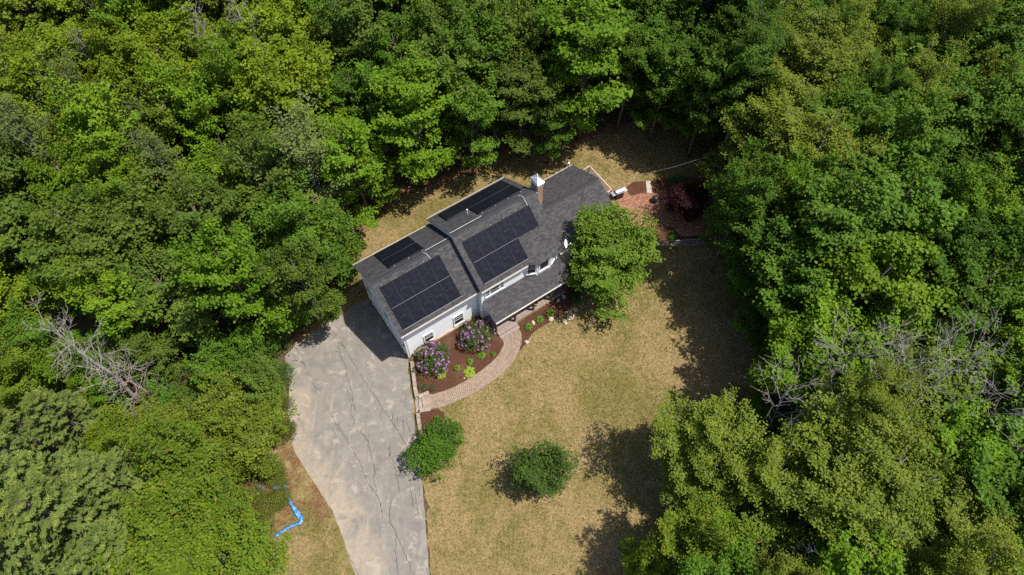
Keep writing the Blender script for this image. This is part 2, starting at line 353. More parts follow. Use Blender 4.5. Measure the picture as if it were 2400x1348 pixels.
def smooth_poly(pts, step=.25, wob=0.0, seed=0):
    pts = np.asarray(pts, float); out = []; n = len(pts); rg = np.random.default_rng(seed)
    for i in range(n):
        p0, p1, p2, p3 = pts[i - 1], pts[i], pts[(i + 1) % n], pts[(i + 2) % n]
        k = max(2, int(np.linalg.norm(p2 - p1) / step))
        for t in np.linspace(0, 1, k, endpoint=False):
            out.append(.5 * ((2 * p1) + (p2 - p0) * t + (2 * p0 - 5 * p1 + 4 * p2 - p3) * t * t + (3 * p1 - p0 - 3 * p2 + p3) * t ** 3))
    out = np.array(out)
    if wob: out += rg.normal(size=out.shape) * wob
    return out
def dense_poly(pts, step=.3, wob=0.0, seed=0):
    pts = np.asarray(pts, float); out = []; rg = np.random.default_rng(seed)
    for i in range(len(pts)):
        a, b = pts[i], pts[(i + 1) % len(pts)]; k = max(1, int(np.linalg.norm(b - a) / step))
        for t in np.linspace(0, 1, k, endpoint=False): out.append(a + (b - a) * t)
    out = np.array(out)
    if wob: out += rg.normal(size=out.shape) * wob
    return out
def sheet(name, poly, zf, step=.5, mat=None, skirt=0.0):
    """ground sheet: a boundary polygon filled with a grid, draped on zf"""
    poly = np.asarray(poly); lo = poly.min(0); hi = poly.max(0)
    gx, gy = np.meshgrid(np.arange(lo[0], hi[0], step), np.arange(lo[1], hi[1], step)); gx = gx.ravel() + .013; gy = gy.ravel() + .007
    k = in_poly(gx, gy, poly); gx, gy = gx[k], gy[k]; k = poly_dist(gx, gy, poly) > step * .3; gx, gy = gx[k], gy[k]
    pts = [Vector(p) for p in poly] + [Vector(p) for p in zip(gx, gy)]
    ed = [(i, (i + 1) % len(poly)) for i in range(len(poly))]
    vo, eo, fo, *_ = delaunay_2d_cdt(pts, ed, [], 1, 1e-5)
    V = np.array([(p.x, p.y) for p in vo]); Z = zf(V[:, 0], V[:, 1])
    me = bpy.data.meshes.new(name); me.from_pydata([(a, b, c) for (a, b), c in zip(V, Z)], [], [tuple(f) for f in fo])
    bm = bmesh.new(); bm.from_mesh(me); bmesh.ops.recalc_face_normals(bm, faces=bm.faces)
    if sum(f.normal.z for f in bm.faces) < 0: bmesh.ops.reverse_faces(bm, faces=bm.faces)
    if skirt:
        be = [e for e in bm.edges if e.is_boundary]; r = bmesh.ops.extrude_edge_only(bm, edges=be)
        for v in r['geom']:
            if isinstance(v, bmesh.types.BMVert): v.co.z -= skirt
    bm.to_mesh(me); bm.free()
    return link(name, me, None, mat)
def vattr(o, name, fn):
    me = o.data; co = np.empty(len(me.vertices) * 3, np.float32); me.vertices.foreach_get('co', co); co = co.reshape(-1, 3)
    a = me.attributes.new(name, 'FLOAT', 'POINT'); a.data.foreach_set('value', fn(co[:, 0], co[:, 1]).astype(np.float32))
def PX(pts, z=0.0): return np.array([G(a, b, z)[:2] for a, b in pts])

# base ground: the woodland floor, reaching far beyond the woods
ax = np.concatenate([np.linspace(-700, -70, 12), np.arange(-66, 66, .9), np.linspace(70, 700, 12)])
ay = np.concatenate([np.linspace(-500, -8, 10), np.arange(-6, 84, .9), np.linspace(90, 900, 14)])
gx, gy = np.meshgrid(ax, ay); gz = HGT(gx, gy) - .09
gz = np.minimum(gz, np.minimum.reduce([np.roll(np.roll(gz, i, 0), j, 1) for i in (-1, 0, 1) for j in (-1, 0, 1)]) + .02)
V = np.stack([gx, gy, gz], -1).reshape(-1, 3); nx = len(ax); ny = len(ay)
ii = (np.arange(ny - 1)[:, None] * nx + np.arange(nx - 1)[None]).ravel()
ground = link('ground', tri_mesh('ground', V, np.stack([ii, ii + 1, ii + nx + 1, ii + nx], 1)), None, 'floor'); tag(ground, kind='structure')

LAWN_PX = [(1000, 1180), (1012, 1500), (1420, 1500), (1500, 1348), (1590, 1240), (1620, 1100), (1700, 1000), (1800, 900), (1800, 780), (1770, 700), (1730, 620), (1700, 560), (1720, 480),
           (1720, 380), (1680, 330), (1600, 310), (1540, 290), (1470, 290), (1400, 305), (1330, 325), (1240, 330), (1170, 355), (1100, 385), (1030, 420), (960, 440), (890, 480), (850, 540), (838, 600), (815, 660), (780, 720), (690, 800),
           (700, 830), (790, 760), (840, 760), (950, 850), (958, 900), (962, 960), (975, 1040), (988, 1130)]
lawn_poly = dense_poly(PX(LAWN_PX), .4, .12, 3)
lawn = sheet('lawn', lawn_poly, lambda x, y: HGT(x, y) - .02, .32, 'lawn'); tag(lawn, kind='structure')
FOREST_EDGE = PX([(838, 600), (850, 540), (890, 490), (960, 455), (1030, 440), (1100, 405), (1170, 378), (1240, 350), (1330, 345), (1400, 320), (1470, 285), (1540, 290), (1600, 330), (1650, 380), (1660, 480), (1660, 560), (1700, 640), (1740, 720), (1780, 800), (1760, 900), (1680, 980), (1610, 1060), (1580, 1180), (1540, 1260), (1440, 1348), (1400, 1500), (1700, 1500), (2000, 1000), (2000, 400), (1600, 100), (1000, 100), (600, 500)])
vattr(lawn, 'litter', lambda x, y: np.where(in_poly(x, y, FOREST_EDGE), .75, .55 * sstep(2.2, 0, poly_dist(x, y, FOREST_EDGE))))
VERGE_PX = [(640, 1020), (676, 1000), (690, 1050), (712, 1090), (752, 1150), (780, 1196), (806, 1256), (822, 1310), (838, 1348), (870, 1500), (560, 1500), (600, 1348), (610, 1200), (620, 1100)]
verge = sheet('verge', dense_poly(PX(VERGE_PX), .4, .06, 5), lambda x, y: HGT(x, y) - .02, .4, 'lawn'); tag(verge, kind='structure')
_vd = PX([(640, 1000), (676, 1000), (712, 1090), (752, 1150), (790, 1230), (760, 1230), (720, 1170), (690, 1200), (640, 1260), (600, 1200), (620, 1100)])
vattr(verge, 'litter', lambda x, y: np.where(in_poly(x, y, _vd), .58, .40 * sstep(1.4, 0, poly_dist(x, y, _vd))))

DRIVE_L = [(838, 1360), (830, 1340), (819.5, 1312), (803.3, 1259), (778.9, 1198), (750, 1153), (710, 1092), (686, 1048), (677, 1007), (675, 979), (675, 946), (679, 901), (671, 861), (667, 836), (693, 808), (711, 797), (735, 780), (770, 757), (801, 738), (830, 715), (868, 700)]
drive_poly = np.concatenate([PX([(880, 1500)] + DRIVE_L), [HP(.35, 6.3)[:2]], [HP(.35, .02)[:2]], EDGE_W])
drive_poly = dense_poly(drive_poly, .35, .015, 4)
drive = sheet('driveway', drive_poly, lambda x, y: 0 * x + .004, .4, 'asphalt', skirt=.05); tag(drive, kind='structure')
_dl = PX(DRIVE_L[1:14])
def line_dist(x, y, L):
    best = np.full(np.shape(x), 1e9); P = np.stack([x, y], -1)
    for a, b in zip(L[:-1], L[1:]):
        d = b - a; t = np.clip(((P - a) @ d) / (d @ d), 0, 1); best = np.minimum(best, np.linalg.norm(P - (a + t[..., None] * d), axis=-1))
    return best
vattr(drive, 'sand', lambda x, y: sstep(4.2, 0.0, line_dist(x, y, _dl[:10])) * 1.05 + .30 * sstep(14, 6, y))
Z7 = lambda pts: [(600 + a / 2.46, 800 + b / 2.46) for a, b in pts]
def resample0(L, n):
    s = np.concatenate([[0], np.cumsum(np.linalg.norm(np.diff(L, axis=0), axis=1))]); t = np.linspace(0, s[-1], n); return np.stack([np.interp(t, s, L[:, 0]), np.interp(t, s, L[:, 1])], 1)
CRACKS = [[(475, 0), (478, 60), (515, 140), (530, 220), (555, 300), (560, 350), (572, 400)], [(510, 265), (530, 292), (552, 310)], [(440, 62), (475, 66)],
          [(485, 0), (530, 70), (600, 190), (680, 310), (760, 430), (800, 490), (870, 610)], [(550, 360), (547, 410), (575, 480), (605, 530), (640, 560), (655, 620), (685, 735), (682, 800), (695, 870)],
          [(425, 400), (460, 470), (500, 530), (560, 630), (600, 710), (650, 820), (700, 890), (720, 960), (740, 1020), (775, 1050), (800, 1090), (840, 1180), (910, 1348), (935, 1400)],
          [(780, 915), (770, 980), (775, 1045)], [(805, 1100), (810, 1180), (800, 1200), (810, 1260), (820, 1348)], [(770, 605), (775, 650), (800, 730), (820, 810), (830, 880)], [(745, 605), (775, 635)], [(775, 642), (755, 680)],
          [(845, 450), (852, 500), (860, 540)], [(868, 465), (885, 510), (905, 560)], [(885, 785), (895, 870), (908, 960)], [(920, 880), (932, 1000)], [(940, 820), (945, 905)], [(225, 30), (260, 100), (290, 160), (320, 220), (365, 305)],
          [(795, 410), (785, 450), (770, 460)], [(820, 430), (815, 475)], [(690, 740), (715, 740)], [(613, 530), (635, 570)], [(725, 935), (715, 960)], [(530, 1220), (560, 1290), (590, 1348)], [(200, 110), (240, 112), (285, 130)]]
for cr in CRACKS:
    L = PX(Z7(cr), .004); pts = [L[0]]
    for a, b in zip(L[:-1], L[1:]):
        k = max(2, int(np.linalg.norm(b - a) / .13))
        for t in np.linspace(0, 1, k + 1)[1:]: pts.append(a + (b - a) * t + rng.normal(size=2) * .035 * (t < 1))
    pts = np.array(pts); mb = MB(); d = np.gradient(pts, axis=0); nrm = unit(np.stack([-d[:, 1], d[:, 0]], 1)); w = .009 + .024 * rng.random(len(pts)) ** 1.4; w[0] = w[-1] = .006
    Lf = pts + nrm * w[:, None]; Rt = pts - nrm * w[:, None]
    for k in range(len(pts) - 1): mb.quad((*Rt[k], .009), (*Rt[k + 1], .009), (*Lf[k + 1], .009), (*Lf[k], .009))
    mb.obj('crack', 'crack', drive)

plain('crack_sand', (.235, .195, .14), .95, var=.3)
for cr in ([(575, 478), (590, 505), (605, 532)], [(525, 585), (545, 612), (562, 640)], [(575, 668), (590, 700), (605, 735)], [(640, 790), (655, 830)], [(245, 72), (268, 118)], [(300, 190), (330, 240)], [(350, 280), (366, 308)], [(728, 985), (750, 1025), (770, 1040)]):
    L = PX(Z7(cr), .004); pts = resample0(L, 10) + rng.normal(size=(10, 2)) * .02; d = np.gradient(pts, axis=0); nrm = unit(np.stack([-d[:, 1], d[:, 0]], 1)); w = (.03 + .05 * rng.random(10)) * np.sin(np.linspace(.2, 2.94, 10)); mb = MB()
    for k in range(9): mb.quad((*(pts[k] - nrm[k] * w[k]), .0125), (*(pts[k + 1] - nrm[k + 1] * w[k + 1]), .0125), (*(pts[k + 1] + nrm[k + 1] * w[k + 1]), .0125), (*(pts[k] + nrm[k] * w[k]), .0125))
    mb.obj('crack_filling', 'crack_sand', drive)
# beds, path
Z6 = lambda pts: [(920 + a / 4.494, 720 + b / 4.494) for a, b in pts]
Z4 = lambda pts: [(1100 + a / 5.617, 560 + b / 5.617) for a, b in pts]
Z5 = lambda pts: [(1380 + a / 4.647, 330 + b / 4.648) for a, b in pts]
INNER = Z6([(330, 930), (440, 912), (600, 862), (760, 782), (900, 692), (1040, 582), (1130, 482), (1170, 392), (1150, 330)])
OUTER = Z6([(330, 1078), (480, 1060), (600, 1022), (750, 957), (900, 882), (1050, 782), (1180, 672), (1270, 572), (1330, 452), (1362, 335), (1315, 215)])
LZ = .32
def mound(x, y):
    u, v = UV(x, y)
    return HGT(x, y) + .03 + .2 * sstep(-1.6, 0, v) * sstep(.2, 1.5, u) * sstep(8, 6, u) + .02 * np.sin(x * 5) * np.sin(y * 4.3)
bed_poly = dense_poly(np.concatenate([PX([(973, 846), (975.5, 921)] + INNER[1:], LZ), [HP(7.35, -2.3)[:2], HP(7.1, -.3)[:2], HP(6.9, .1)[:2], HP(.35, .1)[:2]]]), .3, .02, 6)
tag(sheet('mulch_bed', bed_poly, mound, .3, 'mulch', skirt=.1), kind='structure')
bed2 = np.concatenate([PX(Z4([(640, 1125), (690, 1230), (690, 1348)]) + Z6([(1335, 460), (1365, 440), (1460, 300)]) + Z4([(870, 1210), (1000, 1130), (1150, 1050), (1230, 990), (1330, 905), (1400, 830), (1460, 720), (1480, 560), (1440, 480)]), LZ), [HP(14.4, -1.2)[:2], HP(14.4, -2.4)[:2], HP(9.2, -2.4)[:2]]])
tag(sheet('mulch_bed', dense_poly(bed2, .3, .02, 7), lambda x, y: HGT(x, y) + .025 + .015 * np.sin(x * 6) * np.sin(y * 5), .3, 'mulch', skirt=.08), kind='structure')
bed3 = PX(Z6([(285, 1125), (400, 1090), (400, 1078), (480, 1075), (540, 1110), (555, 1160), (530, 1215), (420, 1330), (290, 1330)]), .3)
tag(sheet('mulch_bed', dense_poly(bed3, .25, .015, 8), lambda x, y: HGT(x, y) + .02, .25, 'mulch', skirt=.08), kind='structure')
def resample(L, n):
    L = np.asarray(L); s = np.concatenate([[0], np.cumsum(np.linalg.norm(np.diff(L, axis=0), axis=1))]); t = np.linspace(0, s[-1], n)
    return np.stack([np.interp(t, s, L[:, 0]), np.interp(t, s, L[:, 1])], 1)
def spline(L, n):
    L = np.asarray(L); E = np.vstack([2 * L[0] - L[1], L, 2 * L[-1] - L[-2]]); out = []
    for i in range(1, len(E) - 2):
        p0, p1, p2, p3 = E[i - 1:i + 3]
        for t in np.linspace(0, 1, 12, endpoint=False): out.append(.5 * (2 * p1 + (p2 - p0) * t + (2 * p0 - 5 * p1 + 4 * p2 - p3) * t * t + (3 * p1 - p0 - 3 * p2 + p3) * t ** 3))
    out.append(L[-1]); return resample(out, n)
pin = spline(PX(INNER, LZ), 120); pout = spline(PX(OUTER, LZ), 120)
path_poly = np.concatenate([pin, pout[::-1]])
path = sheet('path', path_poly, lambda x, y: HGT(x, y) + .03, .4, 'joint_sand', skirt=.08); tag(path, kind='structure')
def brick_pack(name, quads, zf, th, mat, parent, rg, jit=.006):
    V = []; F = []; lv = []
    for q in quads:
        i = len(V); z = zf(q[:, 0], q[:, 1]).mean() + th + rg.normal() * jit; c = q.mean(0); tilt = rg.normal(size=2) * .01
        for p in q: V.append((p[0], p[1], z + (p - c) @ tilt))
        for p in q: pp = c + (p - c) * 1.04; V.append((pp[0], pp[1], z - .05))
        F += [(i, i + 1, i + 2, i + 3), (i + 4, i + 5, i + 1, i), (i + 5, i + 6, i + 2, i + 1), (i + 6, i + 7, i + 3, i + 2), (i + 7, i + 4, i, i + 3)]; lv += [np.clip(.5 + rg.normal() * .28, 0, 1)] * 5
    me = tri_mesh(name, V, F, lv); bm = bmesh.new(); bm.from_mesh(me); bmesh.ops.recalc_face_normals(bm, faces=bm.faces); bm.to_mesh(me); bm.free()
    o = link(name, me, parent, mat); o['kind'] = 'stuff'; return o
quads = []; NA = 13; s = 0
clen = np.linalg.norm(np.diff((pin + pout) / 2, axis=0), axis=1).sum(); NL = int(clen / .19)
PI_ = resample(pin, NL * 4 + 1); PO_ = resample(pout, NL * 4 + 1)
for a in range(NA):
    f0, f1 = a / NA + .006, (a + 1) / NA - .006
    for k in range(NL + 1):
        i0 = k * 4 - (2 if a % 2 else 0); i1 = i0 + 4; i0 = max(0, i0); i1 = min(NL * 4, i1)
        if i1 - i0 < 1: continue
        A0, A1, B0, B1 = PI_[i0], PI_[i1], PO_[i0], PO_[i1]
        q = np.array([A0 + (B0 - A0) * f0, A0 + (B0 - A0) * f1, A1 + (B1 - A1) * f1, A1 + (B1 - A1) * f0]); c = q.mean(0)
        d = unit((q[3] - q[0])[None])[0] * .005; q[0] += d; q[1] += d; q[2] -= d; q[3] -= d; quads.append(q)
brick_pack('paver', quads, lambda x, y: HGT(x, y) + .03, .02, 'paver', path, rng)
# patio at the back of the house
PATIO = Z5([(470, 602), (560, 577), (700, 572), (900, 592), (1050, 586), (1180, 600), (1260, 700), (1260, 900), (1180, 1030), (1020, 1040), (930, 950), (830, 912), (700, 922), (600, 960), (420, 900), (335, 835), (520, 740), (420, 642)])
patio_poly = PX(PATIO, LZ)
patio = sheet('patio', dense_poly(patio_poly, .4), lambda x, y: HGT(x, y) + .02, .5, 'joint_sand', skirt=.08); tag(patio, kind='structure')
landing_poly = np.array([HP(20.9, 1.1)[:2], HP(20.9, 4.4)[:2], HP(24.2, 4.2)[:2], *PX([(1464, 447), (1481, 460), (1470.4, 467.7), (1492, 489), (1453, 510)], .6), ])
def paving(poly, ang, zf, parent, mat, bl=.22, bw=.11):
    lo = poly.min(0) - 1; hi = poly.max(0) + 1; c = (lo + hi) / 2; rad = np.linalg.norm(hi - lo) / 2; ca, sa = math.cos(ang), math.sin(ang); qs = []
    for j in range(int(-rad / bw), int(rad / bw)):
        for i in range(int(-rad / bl), int(rad / bl)):
            x0 = i * bl + (bl / 2 if j % 2 else 0); y0 = j * bw; q = np.array([(x0 + .005, y0 + .005), (x0 + bl - .005, y0 + .005), (x0 + bl - .005, y0 + bw - .005), (x0 + .005, y0 + bw - .005)])
            q = np.stack([c[0] + q[:, 0] * ca - q[:, 1] * sa, c[1] + q[:, 0] * sa + q[:, 1] * ca], 1)
            if in_poly(q[:, 0].mean(), q[:, 1].mean(), poly): qs.append(q)
    brick_pack('paver', qs, zf, .02, mat, parent, rng)
paving(patio_poly, TH + R(30), lambda x, y: HGT(x, y) + .02, patio, 'patio_brick')
landing = sheet('patio_landing', dense_poly(landing_poly, .4), lambda x, y: 0 * x + .46, .5, 'joint_sand', skirt=.3); tag(landing, kind='structure')
paving(landing_poly, TH, lambda x, y: 0 * x + .46, landing, 'patio_brick')
for k, pl in enumerate((Z5([(385, 522), (480, 452), (620, 440), (635, 575), (560, 572), (475, 598)]), Z5([(672, 440), (850, 410), (1050, 392), (1300, 420), (1360, 560), (1260, 690), (1180, 596), (1050, 580), (900, 586), (692, 568)]), Z5([(690, 930), (830, 918), (925, 955), (1010, 1040), (1300, 1030), (1300, 1110), (680, 1120)]))):
    tag(sheet('mulch_bed', dense_poly(PX(pl, LZ), .3, .02, 20 + k), lambda x, y: HGT(x, y) + .025 + .012 * np.sin(x * 7) * np.sin(y * 6), .3, 'mulch', skirt=.08), kind='structure')
gp = sheet('gravel_path', dense_poly(PX(Z5([(622, 438), (672, 438), (694, 572), (634, 578)]), LZ), .2, .01, 30), lambda x, y: HGT(x, y) + .02, .25, 'gravel', skirt=.06); tag(gp, kind='structure')

# grass blades: short dry turf, nobody could count it
def scatter_grass():
    lo = lawn_poly.min(0); hi = lawn_poly.max(0); n = 150000
    P = rng.random((n, 2)) * (hi - lo) + lo; k = in_poly(P[:, 0], P[:, 1], lawn_poly)
    for pl in (drive_poly, bed_poly, bed2, bed3, path_poly, patio_poly, landing_poly): k &= ~in_poly(P[:, 0], P[:, 1], pl)
    u, v = UV(P[:, 0], P[:, 1]); k &= ~((u > -.3) & (u < 21.5) & (v > -.9) & (v < 7.3)) & ~((u > 6.8) & (u < 14.8) & (v > -3.2) & (v < 0))
    P = P[k]; Q = np.concatenate([P, rng.random((9000, 2)) * (PX([(830, 990)])[0] - PX([(610, 1480)])[0]) + PX([(610, 1480)])[0]]); n0 = len(P)
    vp = PX(VERGE_PX); k2 = np.ones(len(Q), bool); k2[n0:] = in_poly(Q[n0:, 0], Q[n0:, 1], vp) & ~in_poly(Q[n0:, 0], Q[n0:, 1], drive_poly) & ~in_poly(Q[n0:, 0], Q[n0:, 1], _vd); P = Q[k2]
    n = len(P); z = HGT(P[:, 0], P[:, 1]) - .02; B = np.column_stack([P, z]); a = rng.random(n) * 2 * np.pi; w = .03 + .05 * rng.random(n); h = .03 + .07 * rng.random(n) ** 2
    d = np.stack([np.cos(a), np.sin(a), 0 * a], 1); ln = rng.normal(size=(n, 3)) * .06; ln[:, 2] = h
    V = np.stack([B - d * w[:, None], B + d * w[:, None], B + ln], 1).reshape(-1, 3); F = np.arange(n * 3).reshape(-1, 3)
    o = link('grass', tri_mesh('grass', V, F), None, 'lawn'); tag(o, 'short parched tan and green grass blades across the lawn', 'grass', kind='stuff')
scatter_grass()

# ------------------------------------------------------------------ the house
house = empty('house', (X0, Y0, 0), TH)
tag(house, 'white two storey house with dark shingle roofs, brick chimney, attached garage and front porch', 'house')
G_VF, G_VB, G_ZE, G_ZR = -.482, 7.152, 5.449, 8.147; G_VM = (G_VF + G_VB) / 2
M_U0, M_U1, M_VF, M_VB, M_ZE, M_ZR = 6.76, 14.49, -.90, 7.36, 5.98, 8.79; M_VM = (M_VF + M_VB) / 2
S_U1, S_VF, S_VB, S_ZE, S_ZR = 21.1, -.60, 6.30, 4.13, 6.02; S_VM = (S_VF + S_VB) / 2
def siding(name, p0, p1, z0, topf, parent=house, mat='siding'):
    """lapped clapboards between two plan points; topf(t) is the wall's top at parameter t; boards narrow under a gable"""
    p0 = np.array(p0); p1 = np.array(p1); L = np.linalg.norm(p1 - p0); d = (p1 - p0) / L; nr = np.array([d[1], -d[0]]); mb = MB(); z = z0
    ts = np.linspace(0, 1, 241); tops = np.array([topf(t) for t in ts]); zmax = tops.max()
    while z < zmax - .01:
        z1 = min(z + .125, zmax); ok = ts[tops >= z1 - .004]
        if len(ok) == 0: break
        ok0 = ts[tops >= z - .004]; a0, b0 = ok0.min() * L, ok0.max() * L; a, b = ok.min() * L, ok.max() * L
        A = p0 + d * a0 + nr * .004; B = p0 + d * b0 + nr * .004; C2 = p0 + d * b; D = p0 + d * a; A2 = p0 + d * a0; B2 = p0 + d * b0
        mb.quad((*A, z), (*B, z), (*C2, z1), (*D, z1)); mb.quad((*A2, z), (*B2, z), (*B, z), (*A, z)); z = z1
    return mb.obj(name, mat, parent)
def gable(vm, zr, ze, half, w):     # wall top under a gable roof
    return lambda t: zr - abs(t * w - w / 2) * (zr - ze) / half - .12
# garage walls
gd = 6.67
siding('wall', (0, 0), (7.0, 0), .32, lambda t: 5.35)
siding('wall', (0, gd), (0, 0), .05, gable(G_VM, G_ZR, G_ZE, (G_VB - G_VF) / 2, gd))
siding('wall', (7.0, gd), (0, gd), .3, lambda t: 5.35)
# main walls
MV0, MV1, MU0, MU1 = -.57, 7.04, 6.92, 14.34
siding('wall', (MU0, MV0), (MU1, MV0), .55, lambda t: 5.9)
siding('wall', (MU0, MV1), (MU0, MV0), .3, gable(M_VM, M_ZR, M_ZE, (M_VB - M_VF) / 2, 7.61))
siding('wall', (MU1, MV0), (MU1, MV1), .3, gable(M_VM, M_ZR, M_ZE, (M_VB - M_VF) / 2, 7.61))
siding('wall', (MU1, MV1), (MU0, MV1), .4, lambda t: 5.9)
# right wing walls
siding('wall', (14.45, -.28), (20.85, -.28), .4, lambda t: 4.05)
siding('wall', (20.85, -.28), (20.85, 5.98), .4, gable(S_VM, S_ZR, S_ZE, (S_VB - S_VF) / 2, 6.26))
siding('wall', (20.85, 5.98), (14.45, 5.98), .4, lambda t: 4.05)
# foundations
fm = MB().box(.03, 7.0, .03, gd - .03, -.05, .34); fm.obj('foundation', 'foundation', house)
MB().box(6.95, 14.31, -.54, 7.0, -.05, .58).obj('foundation', 'foundation', house)
MB().box(14.42, 20.82, -.25, 5.95, -.05, .42).obj('foundation', 'foundation', house)
MB().box(.35, 6.9, -.13, -.0, .0, .78).obj('foundation', 'foundation', house)
# corner boards
for (u, v, z0, z1) in ((0, 0, .3, 5.3), (6.92, -.57, .55, 5.85), (14.34, -.57, 3.2, 5.85), (0, gd, .05, 5.3), (20.85, -.28, .4, 4.0), (20.85, 5.98, .4, 4.0)):
    MB().box(u - .05, u + .07, v - .05, v + .07, z0, z1).obj('corner_board', 'trim', house)
def uv_mesh(name, faces, mat, parent, th=.05):
    """roof slab: list of (points, uvs) top faces, given thickness downwards"""
    bm = bmesh.new(); ul = bm.loops.layers.uv.new('UVMap')
    for pts, uvs in faces:
        f = bm.faces.new([bm.verts.new(p) for p in pts])
        for l, q in zip(f.loops, uvs): l[ul].uv = q
        if f.normal.z == 0: f.normal_update()
        f2 = bm.faces.new([bm.verts.new((p[0], p[1], p[2] - th)) for p in reversed(pts)])
        n = len(pts)
        for k in range(n):
            a, b = pts[k], pts[(k + 1) % n]
            bm.faces.new([bm.verts.new(q) for q in ((a[0], a[1], a[2] - th), (b[0], b[1], b[2] - th), b, a)])
    me = bpy.data.meshes.new(name); bm.to_mesh(me); bm.free(); return link(name, me, parent, mat)
def roof_pair(u0, u1, vf, ve_b, ze, zr, extra=()):
    vm = (vf + ve_b) / 2; L = math.hypot(vm - vf, zr - ze); ov = u0 * 1.7
    fr = ([(u0, vf, ze), (u1, vf, ze), (u1, vm, zr), (u0, vm, zr)], [(u0, 0), (u1, 0), (u1, L), (u0, L)])
    bk = ([(u1, ve_b, ze), (u0, ve_b, ze), (u0, vm, zr), (u1, vm, zr)], [(u1 + 9.1, 20), (u0 + 9.1, 20), (u0 + 9.1, 20 + L), (u1 + 9.1, 20 + L)])
    r = uv_mesh('roof', [fr, bk] + list(extra), 'shingle', house)
    # ridge caps, one lapped shingle after the other
    u = u0 + .02; sp = (zr - ze) / (vm - vf); k = 0; caps = None
    cap = MB()
    for s_ in (-1, 1): cap.quad((0, 0, .0), (.30, 0, .014), (.30, s_ * .15, .014 - .15 * sp), (0, s_ * .15, -.15 * sp)) if s_ < 0 else cap.quad((0, .15, -.15 * sp), (.30, .15, .014 - .15 * sp), (.30, 0, .014), (0, 0, 0))
    cap.quad((.30, -.15, .014 - .15 * sp), (.30, 0, .014), (.30, 0, 0), (.30, -.15, -.15 * sp)); cm = cap.mesh('ridge_cap'); cm.materials.append(M['shingle'])
    uvl = cm.uv_layers.new(name='UVMap')
    for l in cm.loops: uvl.data[l.index].uv = (cm.vertices[l.vertex_index].co.x * .6 + .05, cm.vertices[l.vertex_index].co.y * .5 + .07)
    while u < u1 - .26:
        o = link('ridge_cap', cm, r); o.location = (u, vm, zr + .012); u += .24
    return r
roof_pair(-.3, M_U0 + .14, G_VF, G_VB, G_ZE, G_ZR)
# main roof with the bay's hipped skirt
A_, B_, C_, D_ = (11.12, M_VF, M_ZE + .02), (12.0, -1.30, 5.78), (13.45, -1.30, 5.78), (14.32, M_VF, M_ZE + .02); P_, Q_ = (12.0, -.3, M_ZE + .6 * .681 + .03), (13.45, -.3, M_ZE + .6 * .681 + .03)
bay_roof = [([P_, B_, C_, Q_], [(12.1, 1), (12.1, 0), (13.6, 0), (13.6, 1)]), ([A_, B_, P_], [(.2, .1), (1.1, 0), (1.1, 1)]), ([Q_, C_, D_], [(2.1, 1), (2.1, 0), (3.0, .1)])]
main_roof = roof_pair(M_U0, M_U1, M_VF, M_VB, M_ZE, M_ZR, bay_roof)
roof_pair(14.5, S_U1, S_VF, S_VB, S_ZE, S_ZR)
# fascia, gutters, rake boards
def gutter(u0, u1, v, z, s):
    mb = MB(); w = .09 * s
    a, b = sorted((v, v + w)); mb.box(u0, u1, a, b, z - .15, z - .135)
    mb.box(u0, u1, *sorted((v + w, v + w - .012 * s)), z - .135, z - .015); mb.box(u0, u1, *sorted((v, v + .012 * s)), z - .135, z - .0305)
    mb.box(u0 - .012, u0, a, b, z - .15, z - .015); mb.box(u1, u1 + .012, a, b, z - .15, z - .015)
    mb.obj('gutter', 'gutter', house)
gutter(-.28, 6.85, G_VF - .003, G_ZE, -1); gutter(-.28, 6.85, G_VB + .003, G_ZE, 1)
gutter(M_U0 + .02, 11.15, M_VF - .003, M_ZE, -1); gutter(M_U0 + .02, M_U1 - .02, M_VB + .003, M_ZE, 1)
gutter(14.7, S_U1 - .02, S_VF - .003, S_ZE, -1); gutter(15.3, S_U1 - .02, S_VB + .003, S_ZE, 1)
def rake(u, du, vf, vb, ze, zr):
    vm = (vf + vb) / 2
    for (va, za, vb_, zb) in ((vf, ze, vm, zr), (vb, ze, vm, zr)):
        x0, x1 = sorted((u - du * .2, u - du * 1.2)); mb = MB()
        mb.hexa([(x0, va, za - .27), (x1, va, za - .27), (x1, vb_, zb - .27), (x0, vb_, zb - .27), (x0, va, za - .054), (x1, va, za - .054), (x1, vb_, zb - .054), (x0, vb_, zb - .054)])
        mb.obj('rake_board', 'trim', house)
rake(-.303, -.025, G_VF, G_VB, G_ZE, G_ZR); rake(M_U0 - .003, -.025, M_VF, M_VB, M_ZE, M_ZR); rake(M_U1 + .003, .02, M_VF, M_VB, M_ZE, M_ZR); rake(S_U1 + .003, .025, S_VF, S_VB, S_ZE, S_ZR)
def soffit(u0, u1, v0, v1, z): MB().box(u0, u1, v0, v1, z - .03, z).obj('soffit', 'trim', house)
soffit(-.28, 6.88, G_VF + .02, -.02, 5.29); soffit(-.28, 6.88, gd + .02, G_VB - .02, 5.29); soffit(6.8, 11.2, M_VF + .02, -.59, 5.82); soffit(6.8, 14.46, 7.06, M_VB - .02, 5.82)
